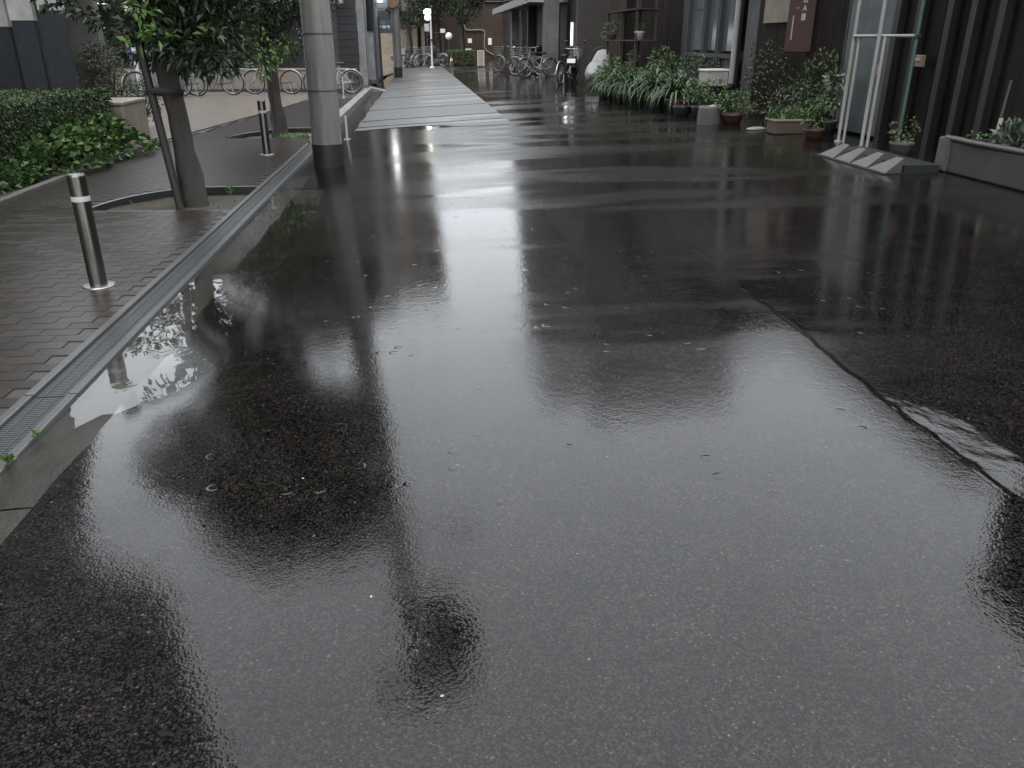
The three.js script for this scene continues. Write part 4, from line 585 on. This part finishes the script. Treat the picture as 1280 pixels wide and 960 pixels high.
// ---------------------------------------------------------------- pots and plants along the right verge
{
  const R = rng(231), potM = { red: rough(0.075, 0.028, 0.022, 0.5), tan: rough(0.1, 0.075, 0.056, 0.6), grey: rough(0.12, 0.12, 0.115, 0.6), black: mat(0.02, 0.02, 0.02, 0.5), white: mat(0.3, 0.3, 0.29, 0.5) };
  const pot = (t, r, h, m) => { part('pot', lathe([[0, 0.01], [r * 0.72, 0], [r * 0.95, h * 0.8], [r * 1.04, h * 0.82], [r * 1.04, h], [r * 0.93, h], [r * 0.9, h * 0.85], [0, h * 0.85]], 22), m, t); };
  const fern = (label, x, d, r, h, len, n, pal, m = potM.black) => { const t = thing('fern_pot', label, 'plant', [x, ry(x), -d], 0, 'strap leaved plants in a row on the right verge'); pot(t, r, h, m); const ro = []; for (let i = 0; i < n; i++) ro.push([(R() - 0.5) * r, h * 0.85, (R() - 0.5) * r]); part('foliage', blades(ro, pal, R, { len, w: 0.02, arch: 0.85, spread: 1.35 }), leafM, t); };
  const fp = [[0.04, 0.078, 0.02], [0.055, 0.105, 0.026], [0.026, 0.048, 0.016], [0.03, 0.055, 0.018]];
  fern('strap leaved plant with arching fronds right beside the covered scooter', 4.35, 20.4, 0.2, 0.26, 0.75, 150, fp);
  fern('large strap leaved plant drooping over a black pot, second from the covered scooter', 4.55, 18.6, 0.22, 0.28, 0.9, 190, fp);
  fern('large strap leaved plant drooping beside the white foam box', 4.75, 17.2, 0.22, 0.28, 0.9, 190, fp);
  fern('strap leaved plant with crowded fronds nearest the bushy black pot', 4.85, 16.1, 0.22, 0.28, 0.85, 190, fp); fern('strap leaved plant hidden low in the row of fronds', 4.5, 19.5, 0.2, 0.26, 0.85, 190, fp);
  fern('dark leaved arching plant under the rack ends', 5.1, 19.6, 0.2, 0.3, 0.9, 140, [[0.03, 0.055, 0.02], [0.045, 0.085, 0.025]]);
  fern('shadowed arching plant behind the row of strap leaves', 5.3, 18.0, 0.2, 0.3, 0.9, 140, [[0.03, 0.055, 0.02], [0.045, 0.085, 0.025]]);
  const leafy = (name, label, x, d, y0, r, h, m, cl, pal, len) => { const t = thing(name, label, 'plant', [x, y0 ?? ry(x), -d], 0, 'potted plants on the right verge'); if (m) pot(t, r, h, m); const sp = []; for (const [cx, cy, cz, rr, n] of cl) sp.push(...clump(cx, cy, cz, rr, n, R, 0.8)); part('foliage', leaves(sp, pal, R, { len, wid: 0.5, up: 0.4, out: 0.5 }), leafM, t); return t; };
  leafy('potted_plant', 'bright green leafy plant in a dark red pot beside the round concrete stump', 5.1, 13.7, null, 0.19, 0.19, potM.red, [[-0.1, 0.38, 0.0, 0.2, 150], [0.12, 0.4, -0.1, 0.2, 140], [0.25, 0.25, 0, 0.12, 60]], ivyG, 0.06);
  leafy('potted_plant', 'green bushy plant in a black pot below the white foam box', 5.0, 15.0, null, 0.2, 0.22, potM.black, [[-0.15, 0.48, 0.1, 0.24, 200], [0.2, 0.5, 0, 0.24, 180]], ivyG, 0.06);
  leafy('potted_plant', 'small leafy plant in a reddish pot beside the white pipe frame', 5.42, 11.3, null, 0.14, 0.17, potM.red, [[0, 0.35, 0, 0.18, 120], [0.1, 0.5, 0, 0.14, 80]], midg, 0.06);
  leafy('potted_plant', 'low leafy plant in a grey pot behind the step ramp', 5.75, 9.6, null, 0.14, 0.17, potM.grey, [[0, 0.32, 0, 0.18, 130]], midg, 0.05);
  leafy('potted_plant', 'pale leaved upright plant in a black pot under the pale blue door', 5.95, 12.0, null, 0.15, 0.2, potM.black, [[0, 0.5, 0, 0.16, 60], [0.0, 0.75, 0.05, 0.14, 50]], [[0.12, 0.15, 0.11], [0.06, 0.09, 0.04]], 0.12);
  leafy('potted_plant', 'dark red leaved plant in a black pot left of the stump', 4.75, 15.4, null, 0.17, 0.2, potM.black, [[0, 0.22, 0.05, 0.15, 70]], [[0.09, 0.015, 0.02], [0.03, 0.035, 0.015]], 0.06);
  leafy('shelf_plant', 'bright trailing plant on the upper shelf of the plant rack', 5.45, 24.9, 1.47, 0.12, 0.16, potM.tan, [[-0.1, 0.32, 0.1, 0.2, 110], [0.15, 0.5, 0, 0.18, 90], [-0.25, 0.15, 0.1, 0.14, 50]], ivyG, 0.07);
  leafy('shelf_plant', 'pale green plant on the lower shelf of the plant rack', 5.5, 22.6, 0.77, 0.12, 0.16, potM.grey, [[0, 0.3, 0.1, 0.16, 90], [0, 0.12, 0.15, 0.12, 40]], ivyG, 0.06);
  leafy('shelf_plant', 'small plant in a white pot on the rack end by the windows', 5.6, 22.35, 1.47, 0.13, 0.2, potM.white, [[0, 0.28, 0, 0.12, 50]], midg, 0.05);
  leafy('potted_plant', 'broad dark bush filling the gap behind the strap leaved plants', 5.35, 19.2, null, 0.22, 0.25, potM.black, [[-0.2, 0.6, 0.2, 0.32, 260], [0.2, 0.75, 0, 0.32, 260], [0, 0.95, 0, 0.28, 200]], midg, 0.08);
  leafy('potted_plant', 'tall leafy bush between the foam box and the rack ends', 5.45, 17.0, null, 0.22, 0.25, potM.black, [[-0.2, 0.55, 0.2, 0.3, 240], [0.2, 0.7, 0, 0.3, 240], [0, 0.85, 0, 0.24, 160]], [...midg, ...dark], 0.08);
  leafy('potted_plant', 'spreading green bush beside the covered scooter', 4.7, 21.4, null, 0.22, 0.25, potM.black, [[-0.2, 0.5, 0.2, 0.3, 240], [0.2, 0.6, 0, 0.3, 240], [0, 0.75, 0.1, 0.24, 160]], ivyG, 0.08);
  leafy('potted_plant', 'dark trailing bush at the foot of the boards beside the tan planter', 5.75, 12.9, null, 0.2, 0.22, potM.black, [[-0.15, 0.4, 0.1, 0.26, 200], [0.15, 0.5, 0, 0.26, 200]], [...midg, ...dark], 0.06);
  // wall climbers
  const vine = (label, d0, d1, y0, y1, n, pal) => { const sp = []; for (let i = 0; i < n; i++) { const d = d0 + R() * (d1 - d0), v = Math.pow(R(), 1.5); sp.push([6.18 - 0.3 * R() * (1 - v), y0 + v * (y1 - y0) * (0.6 + 0.8 * vnoise(d * 2, 0, 232)), -d, 6.4, y0, -d]); } solo('climbing_plant', label, 'plant', leaves(sp, pal, R, { len: 0.07, wid: 0.5, up: 0.3 }), leafM, 'climbers on the right house fronts'); };
  vine('brownish climber on the boards below the red sign', 13.2, 15.9, 0.25, 1.2, 900, [[0.04, 0.045, 0.02], [0.06, 0.045, 0.03], [0.035, 0.06, 0.02]]);
  vine('green climber on the boards between the red sign and the pale blue door', 12.4, 13.4, 0.2, 1.1, 620, midg);
  vine('leafy climber at the window house below its sills', 17.3, 21.5, 0.2, 0.9, 700, dark);
  // tan planter box with grass
  const tb = thing('planter_box', 'tan oblong planter with pale rim and grassy plants', 'planter', [5.45, ry(5.45), -12.25], 0); part('box', boxUV(rb(0.56, 0.2, 0.3, 0.03, 0, 0.1, 0)), potM.tan, tb); part('rim', boxUV(rb(0.6, 0.03, 0.34, 0.012, 0, 0.205, 0)), rough(0.3, 0.24, 0.19, 0.5), tb); const ro = []; for (let i = 0; i < 240; i++) ro.push([(R() - 0.5) * 0.6, 0.2, (R() - 0.5) * 0.25]); part('grass', blades(ro, ivyG, R, { len: 0.26, w: 0.008, arch: 0.6 }), leafM, tb);
  const st = thing('concrete_stump', 'round concrete stump with pale broken top at the road edge', 'stump', [4.78, ry(4.78), -13.9]); part('drum', lathe([[0.2, 0], [0.205, 0.1], [0.195, 0.27], [0.18, 0.3], [0, 0.3]], 24), rough(0.09, 0.087, 0.083, 0.5, 0.006), st); part('cap', put(new THREE.DodecahedronGeometry(0.09, 1), 0.06, 0.3, 0.06, 0, 0, 0, [1.2, 0.35, 0.9]), rough(0.35, 0.35, 0.335, 0.5), st);
  solo('flat_stone', 'flat white stone lying between the red pot and the tan planter', 'stone', [put(new THREE.DodecahedronGeometry(0.17, 2), 5.2, ry(5.2) + 0.02, -12.85, 0, 0.3, 0, [1.05, 0.2, 0.55])], rough(0.3, 0.3, 0.29, 0.6));
  const fb = thing('foam_box', 'white foam box on a low stand above the green plants', 'box', [5.42, ry(5.4), -15.75], 0.1); part('box', rb(0.44, 0.26, 0.34, 0.012, 0, 0.64, 0), mat(0.4, 0.4, 0.39, 0.6, { map: grimeM }), fb); part('lid', rb(0.47, 0.04, 0.37, 0.012, 0, 0.79, 0), mat(0.45, 0.45, 0.44, 0.6), fb); for (const [x, z] of [[-0.2, 0.15], [0.2, 0.15], [-0.2, -0.15], [0.2, -0.15]]) part('leg', bx(0.04, 0.5, 0.04, x, 0.25, z), blackM, fb);
}
// ---------------------------------------------------------------- two wheelers on the right
function scooter(label, [x, y, z], turn, col, group = 'two wheelers parked under the canopy') {
  const s = thing('scooter', label, 'scooter', [x, y, z], turn, group), m = phys(...col, 0.3, { clearcoat: 0.8 });
  for (const [n, wx] of [['rear_wheel', -0.6], ['front_wheel', 0.6]]) { const w = new THREE.Group(); w.name = n; w.position.set(wx, 0.23, 0); s.add(w); part('tyre', new THREE.TorusGeometry(0.18, 0.05, 8, 24), tyreM, w); part('rim', cyl(0.13, 0.13, 0.06, 0, 0, 0, 18, Math.PI / 2), spokeM, w); }
  const sh = new THREE.Shape(); sh.moveTo(-0.95, 0.62); sh.quadraticCurveTo(-0.9, 0.4, -0.6, 0.42); sh.lineTo(-0.3, 0.25); sh.lineTo(0.32, 0.25); sh.lineTo(0.46, 0.95); sh.lineTo(0.36, 1.0); sh.lineTo(0.22, 0.36); sh.lineTo(-0.12, 0.36); sh.lineTo(-0.2, 0.68); sh.lineTo(-0.9, 0.72); sh.closePath();
  part('body', put(new THREE.ExtrudeGeometry(sh, { depth: 0.26, bevelEnabled: true, bevelThickness: 0.03, bevelSize: 0.03, bevelSegments: 2 }), 0, 0, -0.13), m, s);
  part('front_fender', put(new THREE.TorusGeometry(0.25, 0.06, 6, 14, 1.8), 0.6, 0.24, 0, 0, 0, 0.6), m, s); part('seat', rb(0.68, 0.11, 0.26, 0.05, -0.5, 0.77, 0), blackM, s); for (const k of [-1, 1]) part('fork_leg', bar([0.42, 0.6, 0.06 * k], [0.6, 0.23, 0.07 * k], 0.022), spokeM, s);
  part('handlebar', [bar([0.38, 1.0, 0], [0.34, 1.08, 0], 0.03), bar([0.28, 1.08, -0.33], [0.28, 1.08, 0.33], 0.016)], blackM, s); part('headlight', put(new THREE.SphereGeometry(0.08, 12, 8), 0.45, 1.02, 0), mat(0.7, 0.7, 0.7, 0.15), s);
  for (const k of [-1, 1]) part('rear_mirror', [bar([0.28, 1.08, 0.22 * k], [0.26, 1.24, 0.3 * k], 0.008), put(new THREE.SphereGeometry(0.06, 10, 6), 0.26, 1.26, 0.31 * k, 0, 0, 0, [0.4, 0.7, 1])], blackM, s);
  return s;
}
const bg = 'two wheelers parked under the canopy';
bicycle('black bicycle angled out beside the covered scooter', [4.55, ry(4.5), -27.3], 1.0, [0.015, 0.015, 0.017], { group: bg });
bicycle('silver bicycle next to the grey pillar, front wheel to the road', [4.25, ry(4.2), -32.4], 0.75 + Math.PI / 2 + 1.2, [0.3, 0.31, 0.32], { group: bg });
bicycle('tan framed bicycle in the middle of the canopy row', [4.1, ry(4.1), -34.1], 2.6, [0.25, 0.17, 0.1], { group: bg });
bicycle('dark green bicycle at the far end of the canopy row', [3.75, ry(3.8), -38.2], 2.5, [0.03, 0.07, 0.06], { group: bg });
scooter('dark scooter with pale seat trim under the canopy', [4.1, ry(4.1), -36.2], 2.3, [0.03, 0.04, 0.05]);
scooter('black scooter close to the canopy wall', [4.9, ry(4.9), -35.4], 2.0, [0.02, 0.02, 0.02]);
scooter('black scooter parked in front of the shop poster', [4.95, ry(4.9), -28.4], 1.3, [0.012, 0.012, 0.014]);
{ // covered scooter: silver tarpaulin with folds and a strap
  const s = thing('covered_scooter', 'scooter under a crumpled silver grey cover, behind the strap leaved plants', 'scooter', [5.25, ry(5.3), -25.6], 1.15);
  const g = new THREE.SphereGeometry(1, 40, 26), p = g.attributes.position; for (let i = 0; i < p.count; i++) { let x = p.getX(i), y = p.getY(i), z = p.getZ(i); const sg = (v, k) => Math.sign(v) * Math.pow(Math.abs(v), k); const ro = Math.hypot(x, z) || 1e-6, rn = Math.pow(Math.max(0, 1 - y * y), 0.2); x = sg(x / ro, 0.7) * rn; z = sg(z / ro, 0.7) * rn; let hh = 0.55 + 0.28 * smooth(-0.1, 0.7, x) - 0.12 * smooth(-0.3, -1, x); const yy = (y + 1) / 2, top = Math.pow(yy, 0.6); const fold = 1 + 0.07 * (vnoise(x * 6 + 3, z * 6 + y * 2, 241) - 0.5) + 0.03 * Math.sin(Math.atan2(z, x) * 17) * (1 - yy); p.setXYZ(i, x * 0.85 * (1.06 - 0.12 * yy) * fold, 0.06 + top * hh * 1.2 * (1 + 0.04 * (vnoise(x * 5, z * 5, 243) - 0.5)), z * 0.36 * (1.15 - 0.4 * yy) * fold); } g.computeVertexNormals();
  part('cover', g, mat(0.2, 0.2, 0.205, 0.5, { metalness: 0, bumpMap: grimeMB, bumpScale: 0.004 }), s); part('strap', put(new THREE.TorusGeometry(0.5, 0.015, 5, 30), 0.1, 0.5, 0, 0, Math.PI / 2, 0, [0.8, 1.2, 1]), blackM, s);
}
// ---------------------------------------------------------------- far end of the street
{
  const R = rng(251), y = 0.05;
  const ab = thing('apartment_building', 'tall beige apartment block closing the street on the left of the lamp', 'building', [0, 0, 0]);
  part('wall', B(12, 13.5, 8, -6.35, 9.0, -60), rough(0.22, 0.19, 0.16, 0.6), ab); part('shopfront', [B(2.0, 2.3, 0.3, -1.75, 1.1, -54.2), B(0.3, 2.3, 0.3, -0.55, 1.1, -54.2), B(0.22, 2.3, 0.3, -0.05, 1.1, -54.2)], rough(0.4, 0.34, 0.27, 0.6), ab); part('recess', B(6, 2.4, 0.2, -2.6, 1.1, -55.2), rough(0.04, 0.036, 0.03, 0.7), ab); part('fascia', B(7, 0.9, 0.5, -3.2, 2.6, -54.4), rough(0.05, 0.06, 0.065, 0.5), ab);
  const wl = []; for (let f = 0; f < 4; f++) for (let k = 0; k < 4; k++) wl.push([-1.6 - k * 2.7, 5 + f * 2.8, 1.7, 1.5, -55.93]); windows(ab, wl, 'z');
  const bb = thing('brick_building', 'brown brick building at the end of the street behind the lamp', 'building', [0, 0, 0]);
  part('wall', B(9, 7.4, 6, 4.3, 3.7, -66), rough(0.13, 0.09, 0.07, 0.7), bb); part('pipe', tube([[2.9, 2.6, -62.9], [3.0, 2.1, -62.9], [3.3, 2.05, -62.9], [4.2, 2.05, -62.9], [4.35, 1.95, -62.9], [4.4, 0.8, -62.9], [5.0, 0.4, -62.9]], 0.05, 30), mat(0.35, 0.35, 0.34, 0.4), bb);
  for (const [x, yy, w, h] of [[2.75, 1.35, 0.28, 0.3], [3.3, 1.35, 0.28, 0.3], [4.75, 1.3, 0.25, 0.45], [3.1, 0.75, 0.6, 0.14]]) part('lit_window', bx(w, h, 0.06, x, yy, -62.95), new THREE.MeshStandardMaterial({ color: C(0.6, 0.6, 0.6), emissive: C(1, 0.97, 0.9), emissiveIntensity: 0.14 }), bb);
  windows(bb, [[1.6, 4.6, 1.6, 1.3, -62.93], [5.2, 4.6, 1.6, 1.3, -62.93]], 'z');
  const lamp = thing('street_lamp', 'white street lamp with two lit lanterns at the end of the street', 'lamp', [0.4, 0.02, -47]); const wm = mat(0.55, 0.55, 0.55, 0.4);
  part('pole', [cyl(0.04, 0.05, 2.95, 0, 1.47, 0, 12), cyl(0.12, 0.14, 0.1, 0, 0.05, 0, 14)], wm, lamp); part('collar', cyl(0.25, 0.18, 0.06, 0, 1.42, 0, 16), mat(0.1, 0.1, 0.1, 0.5), lamp); part('arm', [bar([-0.3, 2.6, 0], [0.02, 2.6, 0], 0.02), bar([-0.24, 2.4, 0], [-0.24, 2.95, 0], 0.015)], wm, lamp);
  const glow = new THREE.MeshStandardMaterial({ color: C(0.9, 0.9, 0.9), emissive: C(1, 1, 0.98), emissiveIntensity: 0.6 });
  for (const [yy, r] of [[2.78, 0.2], [2.48, 0.17]]) part('lantern', put(new THREE.SphereGeometry(r, 16, 12), -0.16, yy, 0.02, 0, 0, 0, [1, 0.75, 1]), glow, lamp);
  const lp = new THREE.PointLight(0xfffaf0, 1.2, 0, 2); lp.position.set(-0.16, 2.78, -46.98); lp.castShadow = true; scene.add(lp);
  const gl = thing('globe_lamp', 'unlit pale globe lamp on a thin post before the trees', 'lamp', [1.43, 0.06, -50]); part('post', cyl(0.03, 0.04, 1.4, 0, 0.7, 0, 10), frameDark, gl); part('globe', put(new THREE.SphereGeometry(0.2, 18, 12), 0, 1.56, 0), mat(0.7, 0.7, 0.7, 0.3), gl);
  const tb = thing('notice_box', 'small pale notice box on a post behind the lamp', 'sign', [0.85, 0.05, -50.5]); part('box', rb(0.28, 0.22, 0.1, 0.02, 0.25, 1.85, 0), mat(0.5, 0.5, 0.5, 0.5), tb); part('panel', rb(0.28, 0.4, 0.06, 0.02, -0.65, 2.02, 0), mat(0.35, 0.35, 0.34, 0.5), tb); part('post', [cyl(0.03, 0.03, 2.2, -0.65, 1.1, -0.06, 8), cyl(0.03, 0.03, 1.8, 0.25, 0.9, -0.08, 8), bar([-0.65, 1.75, -0.06], [0.25, 1.75, -0.08], 0.02)], frameDark, tb);
  const sb = thing('standing_sign', 'white framed standing sign board at the end of the road', 'sign', [2.94, 0.1, -45.4]); part('frame', [bx(0.36, 0.04, 0.05, 0, 0.81, 0), bx(0.04, 0.78, 0.05, -0.16, 0.4, 0), bx(0.04, 0.78, 0.05, 0.16, 0.4, 0)], mat(0.62, 0.62, 0.62, 0.4), sb); part('panel', bx(0.28, 0.7, 0.03, 0, 0.43, 0), mat(0.38, 0.31, 0.26, 0.5), sb); part('foot', bx(0.4, 0.06, 0.3, 0, 0.03, 0), frameDark, sb);
  const hd = thing('far_hedge', 'low bright topped hedge at the end of the road beside the standing sign', 'hedge', [0, 0, 0]); part('twigs', rb(1.5, 0.68, 0.7, 0.1, 2.05, 0.43, -49.3), mat(0.06, 0.048, 0.034, 0.9), hd); const sp = [], sf = []; for (let i = 0; i < 900; i++) sp.push([1.28 + R() * 1.55, 0.8 + 0.08 * R(), -49.3 + (R() - 0.5) * 0.8]); for (let i = 0; i < 1100; i++) sf.push([1.28 + R() * 1.55, 0.12 + 0.7 * R(), -48.95 + 0.06 * R()]); part('clipped_top', leaves(sp, ivyG, R, { len: 0.08, wid: 0.5 }), leafM, hd); part('side_leaves', leaves(sf, midg, R, { len: 0.08, wid: 0.5 }), leafM, hd);
  const co = thing('traffic_cone', 'faded red cone with white band before the far hedge', 'cone', [1.47, 0.07, -47.8]); part('cone', lathe([[0.14, 0.03], [0.025, 0.6], [0, 0.6]], 14), mat(0.09, 0.03, 0.025, 0.6), co); part('band', lathe([[0.088, 0.3], [0.066, 0.42]], 14), mat(0.5, 0.48, 0.44, 0.5), co); part('foot', bx(0.32, 0.03, 0.32, 0, 0.015, 0), mat(0.05, 0.03, 0.03, 0.6), co);
  const fg = 'bicycles parked at the end of the street';
  bicycle('dark bicycle at the street end right beside the far pole', [-0.75, -0.02, -49.2], 0.4, [0.02, 0.02, 0.025], { group: fg }); bicycle('dark bicycle at the street end in the middle of its row', [-0.1, 0.0, -49.8], 0.7, [0.03, 0.03, 0.03], { group: fg }); bicycle('dark bicycle at the street end under the lit lamp', [0.6, 0.03, -49.6], 2.6, [0.04, 0.04, 0.05], { group: fg });
  scooter('dark scooter standing under the beige shopfront at the street end', [-1.35, -0.05, -50.6], 1.1, [0.05, 0.05, 0.05], fg);
  for (const [x, d, hgt, r, seed, lab] of [[-0.9, 52.4, 3.9, 1.35, 261, 'dark leafy tree left of the lit street lamp'], [2.3, 53, 4.3, 1.7, 262, 'broad dark tree behind the far hedge'], [0.9, 57, 4.6, 1.6, 263, 'dark tree behind the lit street lamp, before the brown brick wall']]) { const cl = crownClumps(rng(seed), 60, [0, hgt, 0], [r, hgt * 0.48, r], 0.42, 60, () => true, () => (R() < 0.15 ? 'mid' : 'dark')); tree({ name: 'far_tree', label: lab, x, d, y: 0, seed, trunk: [[0, 0, 0], [0.05, 1, 0], [0, 2, 0], [0.1, hgt, 0]], radii: [0.16, 0.13, 0.11, 0.05], limbs: [[[0, 2, 0], [r * 0.6, hgt, 0.2], 0.05], [[0, 2, 0], [-r * 0.6, hgt, 0], 0.05]], clumps: cl, leaf: { len: 0.17, wid: 0.5, out: 0.5 }, group: 'trees at the end of the street' }); }
}
{ // fallen petals on the asphalt
  const pm = mat(0.3, 0.29, 0.275, 0.6), pink = mat(0.2, 0.15, 0.13, 0.6);
  [[-0.02, 1.53, 'white petal stuck to the wet road in the reflection of the transformer', pm], [-0.22, 1.95, 'white petal on the wet road beside the reflection of the pole', pm], [-0.52, 2.7, 'white petal on the wet road inside the reflection of the tree', pm], [-0.43, 2.3, 'pinkish petal on the wet road inside the reflection of the tree', pink]].forEach(([x, d, lab, m], i) => { const g = new THREE.SphereGeometry(0.005, 10, 6); put(g, x, roadY(x, d) + 0.0014, -d, 0.1 * i, i * 1.3, 0.1, [1.1, 0.22, 0.75]); solo('petal', lab, 'petal', g, m, 'petals on the wet road'); });
}
// ---------------------------------------------------------------- standing water
{
  const water = phys(1, 1, 1, 0.02, { transmission: 1, thickness: 0, ior: 1.33 });
  const R = rng(271), drops = []; for (let k = 0; k < 34; k++) drops.push([-1.7 + R() * 0.75, 3.7 + R() * 2.6, 0.006 + R() * 0.05, 0.0004 + 0.0006 * R()]);
  const rip = (x, d) => { let h = 0.0003 * (vnoise(x * 14, d * 10, 272) - 0.5) + 0.00012 * (vnoise(x * 34, d * 26, 273) - 0.5); for (const [dx, dd, r, a] of drops) { const q = Math.hypot(x - dx, d - dd); if (q < r + 0.03) h += a * Math.cos((q - r) * 320) * Math.exp(-(((q - r) / 0.01) ** 2)); } return h; };
  struct('puddle', sheet(range(-1.714, -0.75, 90), range(2.7, 9.5, 480), (x, d) => -0.0655 + rip(x, d)), water, 'rain puddle standing along the drain, dimpled by drops');
  const flow = (x, d) => roadY(x, d) + 0.0022 * smooth(1.85, 2.1, d) * (1 - smooth(2.8, 3.2, d)) * smooth(2.16, 2.08, x) + 0.0014 * (fbm(x * 22, d * 13 + x * 12, 281, 3) - 0.5) - 0.0006;
  struct('runoff', sheet(range(1.885, 2.17, 60), range(1.75, 3.4, 200), flow), asphalt, 'rippled water running along the raised asphalt seam');
  // rings of falling drops in the film on the road
  const rings = [], Q2 = rng(291), spots = [[-0.43, 3.12, 0.03], [0.62, 4.2, 0.02]]; for (let k = 0; k < 150; k++) { const d = 2.4 + 6.5 * Q2() ** 1.1; spots.push([-1.0 + Q2() * (0.62 * d + 1.0), d, 0.005 + 0.013 * Q2() ** 2]); }
  for (const [cx, cd, r] of spots) {
    if (cx > 1.75 && cx < 2.2) continue;
    const P = [], U = [], I = [], nr = 12, na = 20, Rr = r + 0.014, amp = 0.00006 + 0.00014 * Q2();
    for (let i = 0; i <= nr; i++) for (let j = 0; j <= na; j++) { const q = Rr * i / nr, a = j / na * 6.2832, x = cx + q * Math.cos(a), d = cd + q * Math.sin(a); P.push(x, roadY(x, d) + 0.0007 - 0.0014 * (i / nr) ** 5 + amp * Math.cos((q - r) * 380) * Math.exp(-(((q - r * 0.75) / (0.3 * r + 0.006)) ** 2)), -d); U.push(x, -d); }
    for (let i = 0; i < nr; i++) for (let j = 0; j < na; j++) { const a = i * (na + 1) + j, b = a + 1, c = a + na + 1, e = c + 1; I.push(a, e, b, a, c, e); }
    const g = new THREE.BufferGeometry(); g.setAttribute('position', new THREE.Float32BufferAttribute(P, 3)); g.setAttribute('uv', new THREE.Float32BufferAttribute(U, 2)); g.setIndex(I.reverse()); g.computeVertexNormals(); if (g.attributes.normal.getY(40) < 0) { g.setIndex(I.reverse()); g.computeVertexNormals(); } rings.push(g);
  }
  const rg = part('rain_rings', rings, asphalt, scene); rg.userData = { kind: 'stuff', label: 'small rings of raindrops in the water on the road', category: 'water' };
}
for (const o of scene.children) if (o.isLight) o.shadow && (o.shadow.bias = -0.0005);
renderer.render(scene, camera);
